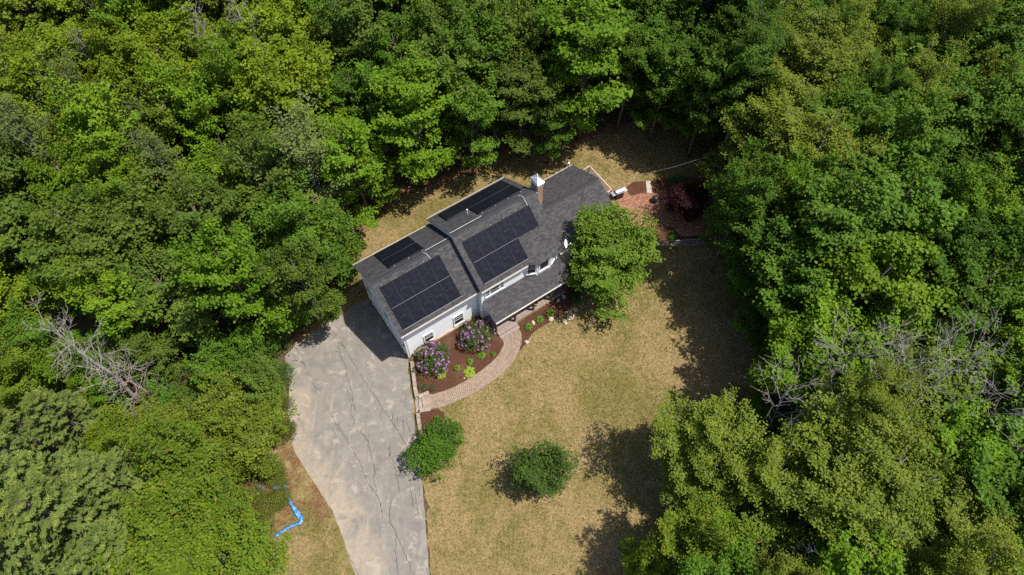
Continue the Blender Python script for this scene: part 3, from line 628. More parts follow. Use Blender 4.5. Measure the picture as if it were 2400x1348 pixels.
# windows: a frame proud of the wall, panes set back in it, glazing bars and a sill
def window(p, dirv, w, h, z, bars=(2, 2), parent=house, sash=True, fw=.085):
    p = np.array(p, float); d = np.array(dirv, float); d /= np.linalg.norm(d); nr = np.array([d[1], -d[0]])
    o = empty_child('window', parent); ang = math.atan2(d[1], d[0]); o.location = (p[0], p[1], z); o.rotation_euler = (0, 0, ang)
    fm = MB(); t0, t1 = -.02, -.075
    for b in ((-fw, 0, 0, h), (w, w + fw, 0, h), (-fw, w + fw, h, h + fw), (-fw, w + fw, -fw * .6, 0)): fm.box(b[0], b[1], t1, t0 + .02, b[2], b[3])
    fm.obj('frame', 'trim', o)
    MB().box(-fw - .02, w + fw + .02, -.12, -.076, -fw * .9, -fw * .6 + .02).obj('sill', 'trim', o)
    nx, ny = bars
    hs = [(0, h)] if not sash else [(0, h / 2), (h / 2, h)]
    for k, (a, b) in enumerate(hs): MB().box(.006, w - .006, -.032 - .012 * (k == 0), -.022, a + .004, b - .004).obj('pane', 'pane', o)
    if sash: MB().box(.0, w, -.058, -.045, h / 2 - .025, h / 2 + .025).obj('meeting_rail', 'trim', o)
    for (a, b) in hs[-1:]:
        for i in range(1, nx): MB().box(w * i / nx - .008, w * i / nx + .008, -.055, -.0445, a, b).obj('glazing_bar', 'trim', o)
        for j in range(1, ny): MB().box(0, w, -.054, -.0442, a + (b - a) * j / ny - .008, a + (b - a) * j / ny + .008).obj('glazing_bar', 'trim', o)
    return o
def empty_child(name, parent):
    o = bpy.data.objects.new(name, None); COL.objects.link(o); o.parent = parent; o.empty_display_size = .1; return o
window((1.68, 0), (1, 0), .74, 1.22, 1.22, (3, 2)); window((4.52, 0), (1, 0), .80, 1.38, 1.22, (3, 2))
for u, w in ((7.42, .30), (7.86, .78), (8.80, .30)): window((u - .1, MV0), (1, 0), w, .85, 4.15, (2 if w < .5 else 1, 2), sash=False, fw=.07)
for v in (6.15, 3.3): window((0, v), (0, -1), .85, 1.2, 2.75, (2, 2))
window((9.3, MV1), (-1, 0), .9, 1.3, 4.0); window((12.5, MV1), (-1, 0), .9, 1.3, 4.0); window((20.85, 1.0), (0, 1), 1.0, 1.2, 1.5); window((20.85, 4.6), (0, 1), .9, 1.2, 1.5)
window((16.2, -.28), (1, 0), 1.4, 1.3, 1.4, (1, 1)); window((18.6, -.28), (1, 0), .9, 1.3, 1.4)
# bay: three faces of boarding with big windows, then the wall's end window
bp = [(11.2, -.57), (12.1, -.95), (13.42, -.95), (14.15, -.57)]
for k in range(3):
    siding('bay_wall', bp[k], bp[k + 1], 3.2, lambda t: 5.68)
    a, b = np.array(bp[k]), np.array(bp[k + 1]); d = (b - a) / np.linalg.norm(b - a); L = np.linalg.norm(b - a); w = L - (.36 if k != 1 else .48)
    window(a + d * (L - w) / 2, d, w, 1.4, 4.08, (2, 2) if k != 1 else (1, 1), sash=(k != 1), fw=.11)
for (u, v) in bp[1:3]: MB().box(u - .055, u + .055, v - .055, v + .055, 3.25, 5.66).obj('corner_board', 'trim', house)
MB().prism([(11.2, -.57), (12.0, -1.2), (13.45, -1.2), (14.2, -.57)], 5.62, 5.66).obj('soffit', 'trim', house)
# garage doors on the gable end
for v0 in (3.15, 6.1):
    dr = empty_child('garage_door', house); dr.location = (0, v0, .03); dr.rotation_euler = (0, 0, R(-90))
    fm = MB()
    for b in ((-.12, 0, 0, 2.2), (2.45, 2.57, 0, 2.2), (-.12, 2.57, 2.2, 2.34)): fm.box(b[0], b[1], -.07, -.0, b[2], b[3])
    fm.obj('frame', 'trim', dr)
    for r_ in range(4): MB().box(.004, 2.446, -.035, -.018, .55 * r_ + .006, .55 * (r_ + 1) - .006).obj('door_panel', 'trim', dr)
    for r_ in range(4):
        for c_ in range(4): MB().box(.09 + c_ * .6, .09 + c_ * .6 + .48, -.048, -.0355, .55 * r_ + .1, .55 * r_ + .45).obj('raised_field', 'trim', dr)
for vv in (.32, 6.45):
    lm = MB().box(-.09, -.02, vv - .06, vv + .06, 2.0, 2.3); lm.obj('wall_lamp', 'black_metal', house)
# downspout and electric meter on the garage corner, lattice
MB().tube([(.12, -.55, 5.3), (.12, -.1, 5.05), (.12, -.075, .35)], .035, 6).obj('downspout', 'gutter', house)
MB().tube([(6.8, -.55, 5.3), (6.8, -.1, 5.05), (6.8, -.075, .8)], .035, 6).obj('downspout', 'gutter', house)
# chimney
ch = empty_child('chimney', house); ch.location = (15.0, 3.45, 0)
MB().box(-.28, .28, -.44, .44, 0.0, 9.32).obj('brick_stack', 'brick', ch)
MB().box(-.31, .31, -.47, .47, 9.20, 9.40).obj('crown', 'trim', ch)
cp = MB(); cp.box(-.34, .34, -.52, .52, 9.44, 9.52)
for a, b in (((-.34, -.52), (.34, -.52)), ((.34, -.52), (.34, .52)), ((.34, .52), (-.34, .52)), ((-.34, .52), (-.34, -.52))): cp.quad((*a, 9.522), (*b, 9.522), (0, 0, 9.78))
cp.obj('cap', 'steel', ch)
rb = MB()
for a in ((-.34, -.52), (.34, -.52), (.34, .52), (-.34, .52)): rb.tube([(*a, 9.525), (0, 0, 9.785)], .018, 5)
rb.obj('cap_rib', 'white_paint', ch)
for a in ((-.24, -.38), (.24, -.38), (.24, .38), (-.24, .38)): MB().box(a[0] - .02, a[0] + .02, a[1] - .02, a[1] + .02, 9.4, 9.44).obj('cap_leg', 'steel', ch)
MB().box(-.40, -.281, -.50, .50, 6.3, 8.55).obj('flashing', 'rail_metal', ch)
# roof pipes
pp = MB(); pp.tube([(9.27, 4.95, 7.5), (9.27, 4.95, 8.2)], .055, 8); pp.obj('vent_pipe', 'white_paint', house)
fl = MB(); fl.tube([(20.72, 6.42, 2.4), (20.72, 6.42, 4.5)], .07, 8); fl.lathe([(0, .16), (.11, .1), (.12, 0), (0, 0)], 10, (20.72, 6.42, 4.5)); fl.obj('flue_pipe', 'steel', house)
# conduits over the roofs
def on_slope(u, s, side, vf, vb, ze, zr, off):
    vm = (vf + vb) / 2; e = vf if side < 0 else vb; L = math.hypot(vm - vf, zr - ze); t = s / L; nv, nz = side * (zr - ze) / L, (vm - vf) / L
    return (u, vm + (e - vm) * t + nv * off, zr + (ze - zr) * t + nz * off)
gs = (G_VF, G_VB, G_ZE, G_ZR); ms_ = (M_VF, M_VB, M_ZE, M_ZR)
for pts in ([on_slope(u, .35, 1, *ms_, .05) for u in (6.82, 9.75)], [on_slope(u, .35, 1, *gs, .05) for u in (4.6, 6.98)],
            [on_slope(4.35, .35, 1, *gs, .05), on_slope(4.4, .05, 1, *gs, .06), on_slope(4.5, .05, -1, *gs, .06), on_slope(4.62, .62, -1, *gs, .06)],
            [on_slope(13.17, .3, 1, *ms_, .05), on_slope(13.37, .05, 1, *ms_, .06), on_slope(13.42, .1, -1, *ms_, .06), on_slope(13.42, .85, -1, *ms_, .06)]):
    MB().tube(pts, .013, 5).obj('conduit', 'white_paint', house)
# porch
PF = .64
for k in range(13):
    v = -.58 - k * .14; MB().box(7.12, 14.35, v - .133, v, PF - .035, PF).obj('floor_board', 'deck', house)
MB().box(7.14, 14.33, -2.30, -2.24, .02, PF - .04).obj('porch_skirt', 'foundation', house)
MB().box(7.14, 7.20, -2.24, -.42, .02, PF - .04).obj('porch_skirt', 'porch_dark', house)
rt, re, vt, ve = 3.66, 2.95, -.56, -2.5
uv_mesh('porch_roof', [([(7.0, ve, re), (14.68, ve, re), (14.68, vt, rt), (7.0, vt, rt)], [(0, 41), (7.68, 41), (7.68, 43.2), (0, 43.2)])], 'shingle', house, .05)
gutter(7.0, 14.66, ve - .003, re, -1)
MB().hexa([(7.005, ve, re - .25), (7.03, ve, re - .25), (7.03, vt, rt - .25), (7.005, vt, rt - .25), (7.005, ve, re - .054), (7.03, ve, re - .054), (7.03, vt, rt - .054), (7.005, vt, rt - .054)]).obj('rake_board', 'trim', house)
MB().box(7.02, 14.6, -2.34, -2.20, 2.68, 2.84).obj('porch_beam', 'post', house)
MB().quad((7.06, vt, 2.86), (7.06, -2.2, 2.86), (7.06, vt, 3.50)).obj('porch_gable', 'siding', house)
for u in (7.16, 9.05, 10.92, 12.72, 14.28):
    MB().box(u - .075, u + .075, -2.345, -2.195, PF, 2.68).obj('porch_post', 'post', house)
for k, (v, z) in enumerate(((-2.33, .53), (-2.62, .42))):
    for j in range(2): MB().box(7.22, 9.12, v - .02 - .145 * (j + 1), v - .025 - .145 * j, z - .04, z).obj('step_board', 'deck', house)
    MB().box(7.25, 9.09, v - .27, v - .03, .0, z - .045).obj('step_riser', 'deck', house)
MB().box(9.6, 10.5, -.66, -.572, PF, PF + 2.05).obj('front_door', 'post', house)
window((11.2, MV0), (1, 0), 1.2, 1.3, 1.35, (2, 2)); window((7.7, MV0), (1, 0), 1.1, 1.3, 1.35, (2, 2))
# standoff brackets of the porch's right end: railing
rl = MB(); rl.tube([(12.8, -2.27, 1.5), (14.2, -2.27, 1.5)], .03, 5)
for k in range(9): rl.tube([(12.9 + k * .15, -2.27, PF), (12.9 + k * .15, -2.27, 1.5)], .014, 4)
rl.obj('porch_railing', 'black_metal', house)

# ------------------------------------------------------------------ solar arrays (bolted on, each its own thing)
PW, PH_ = 1.04, 1.85
pm = MB(); pm.box(.006, PW - .006, .006, PH_ - .006, 0, .03)
pframe = MB()
for b in ((.003, PW - .003, .003, .03), (.003, PW - .003, PH_ - .03, PH_ - .003), (.003, .03, .03, PH_ - .03), (PW - .03, PW - .003, .03, PH_ - .03)): pframe.box(b[0], b[1], b[2], b[3], 0, .04)
pframe = pframe.mesh('panel'); pframe.materials.append(M['panel_frame'])
pglass = MB().box(.031, PW - .031, .031, PH_ - .031, .006, .034).mesh('glass'); pglass.materials.append(M['solar'])
dash = MB()
for k in range(3): dash.box(.25 + k * .22, .25 + k * .22 + .06, PH_ / 2 - .005, PH_ / 2 + .005, .0343, .0352)
dash = dash.mesh('busbar'); dash.materials.append(M['splice_metal'])
clm = MB().lathe([(0, .05), (.02, .045), (.022, 0), (0, 0)], 6).mesh('clamp'); clm.materials.append(M['white_paint'])
def solar(label, u0, s0, side, prof, cells, skirt):
    vf, vb, ze, zr = prof; vm = (vf + vb) / 2; L = math.hypot(vm - vf, zr - ze)
    o = Vector(on_slope(u0, s0, side, *prof, .08)); x = Vector((1, 0, 0)); y = Vector(on_slope(u0, s0 + 1, side, *prof, .08)) - o
    if side < 0: bx, by = x, -y           # local x along the ridge, local y up the slope
    else: bx, by = -x, -y
    bz = bx.cross(by); e = empty('solar_array')
    mloc = Matrix(((bx.x, by.x, bz.x, o.x), (bx.y, by.y, bz.y, o.y), (bx.z, by.z, bz.z, o.z), (0, 0, 0, 1)))
    e.matrix_world = house_m @ mloc
    tag(e, label, 'solar panels', 'roof solar arrays')
    sx = 1 if side < 0 else -1
    for (c, r_) in cells:
        p = link('panel', pframe, e); p.location = (c * PW if sx > 0 else -(c + 1) * PW, -(r_ + 1) * PH_, 0)
        g_ = link('glass', pglass, p); b_ = link('busbar', dash, p)
        if random.random() < .5: b_.scale = (.45, 1, 1)
    rows = sorted({r_ for _, r_ in cells}); top = [c for c, r_ in cells if r_ == 0]
    for r_ in rows:
        cs = [c for c, q in cells if q == r_]; a, b = min(cs) * PW, (max(cs) + 1) * PW
        if sx < 0: a, b = -b, -a
        for yy in (-r_ * PH_ - .35, -r_ * PH_ - 1.45): MB().box(a - .04, b + .04, yy - .02, yy + .02, -.06, -.004).obj('rail', 'panel_frame', e)
        if r_ > 0 or side > 0: MB().box(a + .02, b - .02, -r_ * PH_ - .007, -r_ * PH_ + .007, .036, .0425).obj('splice', 'splice_metal', e)
        if (r_ == rows[-1] and skirt):
            MB().box(a, b, -(r_ + 1) * PH_ - .03, -(r_ + 1) * PH_ - .002, -.075, .036).obj('skirt', 'panel_frame', e); MB().box(a, b, -(r_ + 1) * PH_ - .0315, -(r_ + 1) * PH_ + .002, .0415, .0465).obj('skirt_edge', 'splice_metal', e)
    a, b = min(top) * PW, (max(top) + 1) * PW
    if sx < 0: a, b = -b, -a
    k = a + .22
    while k < b:
        c_ = link('clamp', clm, e); c_.location = (k, .09, -.02); k += 1.22
    return e
house_m = Matrix.Translation((X0, Y0, 0)) @ Matrix.Rotation(TH, 4, 'Z')
solar('two row dark blue solar array on the front slope of the garage roof', .128, .575, -1, gs, [(c, r_) for r_ in (0, 1) for c in range(5)], True)
solar('L shaped dark blue solar array on the front slope of the main roof', M_U0 + .501, .836, -1, ms_, [(c, 0) for c in range(6)] + [(c, 1) for c in range(4)], True)
solar('small black six panel solar array on the rear slope of the garage roof', 1.55, .62, 1, gs, [(c, r_) for r_ in (0, 1) for c in range(3)], False)
solar('black stepped solar array on the rear slope of the main roof beside the chimney', 7.67, .80, 1, ms_, [(c, 1) for c in range(6)] + [(c, 0) for c in range(2, 6)], False)

# ------------------------------------------------------------------ satellite dish
sd = empty('satellite_dish', HP(14.55, -.95, 5.3), TH); tag(sd, 'grey satellite dish on the front right corner of the main roof', 'satellite dish')
dm = MB(); prof = [(r_ * .38, .16 * r_ * r_) for r_ in np.linspace(0.001, 1, 7)]; dm.lathe(prof, 20); dm.lathe([(r_, z + .012) for r_, z in reversed(prof)], 20)
dd = dm.obj('reflector', 'dish', sd, True); dd.location = (.16, .06, .72); dd.rotation_euler = (R(8), R(68), R(-35))
MB().tube([(0, .1, 0), (.04, .06, .35), (.14, .06, .70)], .025, 6).obj('mast', 'dish', sd)
MB().tube([(.16, .05, .48), (.40, -.10, .50), (.62, -.20, .62)], .014, 5).obj('feed_arm', 'dish', sd)
MB().lathe([(.0, -.07), (.04, -.07), (.045, .05), (0, .05)], 8, (.64, -.21, .65)).obj('feed_horn', 'white_paint', sd)

# ------------------------------------------------------------------ deck rail behind the right wing, grill, fire bowl, wire
rk = empty('deck_railing', HP(23.9, 5.2, .4), TH); tag(rk, 'weathered white wooden railing round the small deck behind the house', 'railing')
rpts = [(-.9, 1.6), (-.15, 1.6), (-.1, -1.65), (-.6, -1.75)]
for a, b in zip(rpts[:-1], rpts[1:]):
    a = np.array(a); b = np.array(b); d = (b - a) / np.linalg.norm(b - a); n_ = np.array([-d[1], d[0]]) * .04; L = np.linalg.norm(b - a)
    MB().prism([a + n_, a - n_, b - n_, b + n_], 1.16, 1.20).obj('top_rail', 'white_wood', rk); n3 = n_ * .4
    MB().prism([a + n3, a - n3, b - n3, b + n3], .22, .28).obj('bottom_rail', 'white_wood', rk)
    for t in np.arange(.12, L, .14):
        p = a + d * t; MB().box(p[0] - .017, p[0] + .017, p[1] - .017, p[1] + .017, .282, 1.158).obj('baluster', 'white_wood', rk)
for p in rpts: MB().box(p[0] - .05, p[0] + .05, p[1] - .05, p[1] + .05, -.1, 1.155).obj('post', 'fence_wood', rk)
dk = empty('deck', HP(22.4, 5.0, .3), TH); tag(dk, 'small weathered board deck between the right wing and its railing', 'deck')
for k in range(21): MB().box(-1.45, 1.45, -1.75 + k * .165, -1.75 + k * .165 + .155, .16, .2).obj('deck_board', 'deck', dk)
gl = empty('grill', HP(24.35, 3.05, .48), TH + R(-8)); tag(gl, 'stainless steel barbecue grill with closed hood beside the deck railing', 'grill')
MB().box(-.38, .38, -.27, .27, .12, .78).obj('cabinet', 'black_metal', gl); MB().box(-.40, .40, -.29, .29, .78, .90).obj('firebox', 'black_metal', gl)
hd = MB(); n = 10; pf = [(-.29 + .0, .90)] + [(-.29 + .58 * (1 - math.cos(math.pi * k / n)) / 2, .92 + .27 * math.sin(math.pi * k / n) ** .7) for k in range(n + 1)] + [(.29, .90)]
for (a, b) in zip(pf[:-1], pf[1:]): hd.quad((-.40, a[0], a[1]), (.40, a[0], a[1]), (.40, b[0], b[1]), (-.40, b[0], b[1]))
hd.quad(*[(-.40, a, z) for a, z in reversed(pf)]); hd.quad(*[(.40, a, z) for a, z in pf]); hd.obj('hood', 'steel', gl, False)
MB().tube([(-.32, -.32, 1.0), (.32, -.32, 1.0)], .018, 6).obj('hood_handle', 'steel', gl)
for s_ in (-1, 1): MB().box(*sorted((s_ * .405, s_ * .78)), -.25, .25, .84, .875).obj('side_shelf', 'steel' if s_ < 0 else 'white_wood', gl)
for s_ in (-1, 1):
    w_ = MB().lathe([(.0, -.02), (.08, -.02), (.08, .02), (0, .02)], 12).obj('wheel', 'black_metal', gl); w_.location = (s_ * .36, -.2, .082); w_.rotation_euler = (0, R(90), 0)
    MB().box(s_ * .36 - .02, s_ * .36 + .02, .16, .20, .0, .12).obj('leg', 'black_metal', gl)
fb = empty('fire_bowl', (*G(1535, 470, .5)[:2], .36)); tag(fb, 'dark round metal fire bowl standing on the brick patio', 'fire bowl')
MB().lathe([(.06, .12), (.22, .16), (.31, .30), (.30, .46), (.33, .47), (.33, .49), (.27, .48), (.25, .34), (.0, .28)], 18).obj('bowl', 'black_metal', fb, True)
lid = MB().lathe([(.30, .49), (.27, .58), (.18, .67), (.05, .71), (.0, .71)], 18); lid.obj('spark_screen', 'black_metal', fb, True)
for k in range(3):
    t = k * 2.1; MB().tube([(.2 * math.cos(t), .2 * math.sin(t), .22), (.3 * math.cos(t), .3 * math.sin(t), 0)], .02, 5).obj('leg', 'black_metal', fb)
wa = HP(21.13, 2.85, 5.75); wb = np.array([*G(1712, 345, 7.0)[:2], 7.0]); wl = MB()
wl.tube([wa + (wb - wa) * t - np.array([0, 0, .9 * 4 * t * (1 - t)]) for t in np.linspace(0, 1, 18)], .009, 5); tag(wl.obj('overhead_cable', 'cable'), 'thin pale overhead cable running from the right gable into the trees', 'cable')
# split rail fence behind the round crown
fa, fb_ = G(1505, 571, 1.2), G(1700, 562, 1.2); fe = empty('split_rail_fence', (*((fa + fb_) / 2)[:2], .32)); tag(fe, 'weathered grey split rail fence along the dark mulch bed by the patio', 'fence')
fd = (fb_ - fa)[:2]; fl_ = np.linalg.norm(fd); fd /= fl_; base = np.array(fe.location[:2])
for k in range(4):
    p = fa[:2] + fd * fl_ * k / 3 - base; MB().box(p[0] - .075, p[0] + .075, p[1] - .075, p[1] + .075, -.1, 1.25).obj('post', 'fence_wood', fe)
    if k < 3:
        q = fa[:2] + fd * fl_ * (k + 1) / 3 - base
        for z in (.35, .72, 1.08):
            MB().tube([(p[0], p[1], z + rng.normal() * .02), ((p[0] + q[0]) / 2, (p[1] + q[1]) / 2 + .02, z + .01), (q[0], q[1], z + rng.normal() * .02)], [.05, .065, .05], 5).obj('rail', 'fence_wood', fe)

# ------------------------------------------------------------------ retaining walls, steps to the drive
def block_mesh(l, w, h, rg):
    bm = bmesh.new(); bmesh.ops.create_cube(bm, size=1)
    for v in bm.verts: v.co = Vector((v.co.x * l, v.co.y * w, v.co.z * h)) + Vector(rg.normal(size=3) * .006)
    bmesh.ops.bevel(bm, geom=bm.edges[:], offset=.012, segments=1, affect='EDGES')
    me = bpy.data.meshes.new('block'); bm.to_mesh(me); bm.free(); me.materials.append(M['block']); return me
BM = [block_mesh(.40, .27, .145, rng) for _ in range(3)]; CM = [block_mesh(.44, .30, .075, rng) for _ in range(3)]
def retaining(line, label, ztop, name='retaining_wall'):
    line = np.asarray(line); e = empty(name, (*line[0], 0)); tag(e, label, 'retaining wall', 'block walls beside the drive')
    s = np.concatenate([[0], np.cumsum(np.linalg.norm(np.diff(line, axis=0), axis=1))])
    def put(me, nm, t, z, dx=0):
        x = np.interp(t, s, line[:, 0]); y = np.interp(t, s, line[:, 1]); x2 = np.interp(t + .05, s, line[:, 0]); y2 = np.interp(t + .05, s, line[:, 1]); x1 = np.interp(t - .05, s, line[:, 0]); y1 = np.interp(t - .05, s, line[:, 1])
        o = link(nm, me, e); o.location = (x - line[0][0], y - line[0][1], z); o.rotation_euler = (0, 0, math.atan2(y2 - y1, x2 - x1) + rng.normal() * .012)
    t = .22
    while t < s[-1]:
        zt = ztop(t / s[-1]); nlay = max(0, int(round((zt - .075) / .15)))
        for j in range(nlay): put(BM[int(rng.integers(3))], 'block', t + (.2 if j % 2 else 0), zt - .075 - .075 - .15 * (j) - .003)
        put(CM[int(rng.integers(3))], 'cap_stone', t, zt - .0375 + rng.normal() * .004); t += .45
    return e
w1 = PX([(965.5, 846), (969, 880), (973.5, 915), (977, 931)], .45); w1b = PX([(981, 930), (1004, 920)], .45)
retaining(w1, 'tan block retaining wall between the driveway and the rhododendron bed', lambda t: .46)
retaining(w1b, 'short block wall end beside the top of the entry steps', lambda t: .46)
w2 = PX([(979, 968), (981, 985), (985, 1012), (991, 1040)], .4)
retaining(w2, 'low block wall below the entry steps beside the leafy lilac', lambda t: .45 - .15 * t)
retaining(PX([(983, 963), (1008, 958)], .45), 'short block wall end under the path beside the small mulch bed', lambda t: .45)
st = empty('entry_steps', (*G(985, 948, .2)[:2], 0)); tag(st, 'paver entry steps climbing from the driveway to the curved path', 'steps')
sa = PX([(972, 936), (974.5, 962)], .2); sdv = unit((sa[1] - sa[0])[None])[0]; snv = np.array([-sdv[1], sdv[0]]); snv = snv if snv[0] > 0 else -snv; base = np.array(st.location[:2])
for k in range(3):
    a = sa[0] + snv * (.30 * k) - sdv * .05; b = sa[1] + snv * (.30 * k) + sdv * .12; wd = .30 if k < 2 else .75; z1 = .12 * (k + 1)
    for j in range(3):
        p0 = a + (b - a) * j / 3; p1 = a + (b - a) * (j + 1) / 3 - sdv * .008
        MB().prism([p - base for p in (p0, p1, p1 + snv * (wd - .015), p0 + snv * (wd - .015))], z1 - .3, z1 + (.005 if j % 2 else 0)).obj('tread', 'block', st)

# ------------------------------------------------------------------ vegetation builders
def crown_broad(seed, H=13.0, Rr=3.4, leaf=.22, nb=30, tw=8, per=13, base=.27, clus=.20, up=.5, droop=0.0, wob=.22):
    """trunk -> rising branches -> side twigs -> clusters of leaves along the twigs; returns crown mesh, wood mesh"""
    rg = np.random.default_rng(seed); zb = H * base; C = []; D = []; wood = MB(); ph = rg.random(4) * 6.28
    tx = rg.normal(size=2) * .08 * Rr
    def axis(z): t = z / H; return np.array([tx[0] * t * 1.3, tx[1] * t * 1.3, z])
    wood.tube([axis(z) for z in (-.15, H * .3, H * .6, H * .95)], [H * .016, H * .0125, H * .008, .02], 7)
    for i in range(nb):
        t = ((i + .5) / nb) ** .9; a = i * 2.39996 + rg.normal() * .4; z0 = zb + (H - zb) * (.02 + .80 * t)
        prof = math.sqrt(max(.05, 1 - ((t - .30) / .76) ** 2)) * (1 + wob * math.sin(2 * a + ph[0]) + wob * .7 * math.sin(3 * a + ph[1] + 3 * t) + wob * .4 * math.sin(5 * a + ph[2]))
        L = Rr * max(.25, prof) * (.60 + .36 * rg.random()); el = up * .55 + t * up * 1.35 + rg.normal() * .10; L /= max(.55, math.cos(min(el, 1.0)))
        if t > .9: L = min(L, (H - z0) * 1.15 + .4)
        d = np.array([math.cos(a) * math.cos(el), math.sin(a) * math.cos(el), math.sin(el)]); s = np.array([-math.sin(a), math.cos(a), 0]); n_ = np.cross(d, s) * -1
        p0 = axis(z0); bend = np.array([0, 0, (.10 - droop) * L]) + s * rg.normal() * .12 * L
        Bz = lambda f: p0 + d * L * f + bend * f * f
        wood.tube([Bz(f) for f in (0, .35, .7, 1)], [H * .0052, H * .0038, .022, .008], 5, False)
        for k in range(tw):
            f = .28 + .72 * (k + rg.random()) / tw; sg = 1 if (k + i) % 2 else -1; q0 = Bz(f); tl = L * (.44 - .26 * f) * (.7 + .6 * rg.random()) + .25
            td = unit((d * .75 + s * sg * (.85 + .3 * rg.random()) + np.array([0, 0, .22 + rg.normal() * .22 - droop]))[None])[0]
            if k % 2 == 0: wood.tube([q0, q0 + td * tl], [.016, .006], 3, False)
            m = max(2, int(tl / (clus * 1.25)))
            for j in range(m): C.append(q0 + td * tl * (j + .5 + rg.random() * .5) / m + rg.normal(size=3) * .05); D.append(d * .5 + td)
        C.append(Bz(1.0)); D.append(d); C.append(Bz(1.06)); D.append(d)
    C = np.array(C); D = unit(np.array(D)); n = len(C); m = per; cs = clus * (.75 + .5 * rg.random((n, 1, 1)))
    q = rg.normal(size=(n, m, 3)) * cs; q[..., 2] *= .55
    nz = unit(np.array([0, 0, 1.]) + D * .40 + rg.normal(size=(n, 3)) * .22); keep = rg.random((n, m)) < (.55 + .45 * rg.random((n, 1)))
    P = (C[:, None] + q)[keep]; Nn = (nz[:, None] + rg.normal(size=(n, m, 3)) * .30)[keep]; LV = np.clip(.42 * rg.random((n, 1)) + .58 * rg.random((n, m)), 0, 1)[keep]
    Lf = leaf * (.7 + .6 * rg.random(len(P)))
    return leaf_mesh('crown', P, Nn, Lf, Lf * .85, rg, lv=LV), wood
def crown_pine(seed, H=14.0, Rr=3.6):
    rg = np.random.default_rng(seed); P = []; Nn = []; AL = []; LV = []; wood = MB()
    wood.tube([Vector((0, 0, -.15)), Vector((.1, 0, H * .5)), Vector((0, .1, H))], [.2, .13, .02], 7)
    z = H * .25; a0 = rg.random() * 6
    while z < H * .985:
        t = (z - H * .25) / (H * .75); nb = 5 if t < .8 else 4
        for i in range(nb):
            a = a0 + i * 2 * math.pi / nb + rg.normal() * .2; L = (Rr * (1 - t) ** .65 + .35) * (.72 + .42 * rg.random()); el = .12 + .55 * t + rg.normal() * .06
            d = np.array([math.cos(a) * math.cos(el), math.sin(a) * math.cos(el), math.sin(el)]); side = np.array([-math.sin(a), math.cos(a), 0]); s0 = np.array([0, 0, z]); cv = np.array([0, 0, .16 * L])
            Bz = lambda f: s0 + d * L * f + cv * f * f
            wood.tube([Bz(0), Bz(.5), Bz(1)], [.05, .03, .01], 4, False); n_t = int(8 + 8 * L)
            for k in range(n_t):
                f = .22 + .80 * rg.random() ** .8; hw = .25 * L * math.sin(math.pi * min(1, (f - .1) / 1.02)) ** .8 * (1.05 - .45 * f) + .10; lat = rg.uniform(-1, 1) * hw
                p = Bz(f) + side * lat + np.array([0, 0, .05 * L * (1 - abs(lat) / hw) + rg.normal() * .05]); dr = unit((d + side * (lat / hw) * .75 + np.array([0, 0, .28]))[None])[0]
                n = 13; q = dr * (rg.random((n, 1)) * .34) + rg.normal(size=(n, 3)) * .055
                P.append(p + q); AL.append(np.tile(dr, (n, 1)) + rg.normal(size=(n, 3)) * .40); Nn.append(np.array([0, 0, 1.]) + dr * .2 + rg.normal(size=(n, 3)) * .35); LV.append(np.clip(-.15 + 1.0 * f * rg.random(n) + .35 * rg.random() * f, 0, 1))
        z += 1.30 - .60 * t; a0 += .55
    P = np.concatenate(P)
    return leaf_mesh('crown', P, np.concatenate(Nn), .27, .075, rg, along=np.concatenate(AL), lv=np.concatenate(LV), fold=.1), wood
def bush_mesh(seed, rx, ry, h, leaf, n_nodes, per, spray=.16, low=.12, lobes=6):
    rg = np.random.default_rng(seed); wood = MB(); P = []; Nn = []; LV = []; tops = []
    lb = [(np.array([rx * .45 * math.cos(k * 2.4 + rg.random()), ry * .45 * math.sin(k * 2.4 + rg.random()), h * (.30 + .22 * rg.random())]), .62 + .2 * rg.random()) for k in range(lobes)]
    for k in range(n_nodes):
        c, s = lb[int(rg.integers(len(lb)))]; d = unit(rg.normal(size=(1, 3)))[0]; d[2] = abs(d[2]) if rg.random() < .8 else d[2]
        p = c + d * np.array([rx, ry, h * .62]) * s * (.78 + .24 * rg.random())
        if p[2] < low: p[2] = low + rg.random() * .2
        nz = unit(np.array([d[0] * .8, d[1] * .8, .5 + max(0, d[2])])[None])[0]
        m = int(per * (.6 + .8 * rg.random())); q = rg.normal(size=(m, 3)) * spray; q -= nz * (q @ nz)[:, None] * .6
        P.append(p + q); Nn.append(nz + rg.normal(size=(m, 3)) * .45); LV.append(np.clip(.3 * rg.random() + .7 * rg.random(m), 0, 1)); tops.append((p, nz))
        if k % 5 == 0: wood.tube([Vector((rg.normal() * .08, rg.normal() * .08, -.08)), Vector(c * .7), Vector(p)], [.03, .02, .006], 4, False)
    P = np.concatenate(P); P[:, 2] = np.maximum(P[:, 2], .04); L = leaf * (.75 + .5 * rg.random(len(P)))
    return leaf_mesh('foliage', P, np.concatenate(Nn), L, L * .55, rg, lv=np.concatenate(LV)), wood, tops
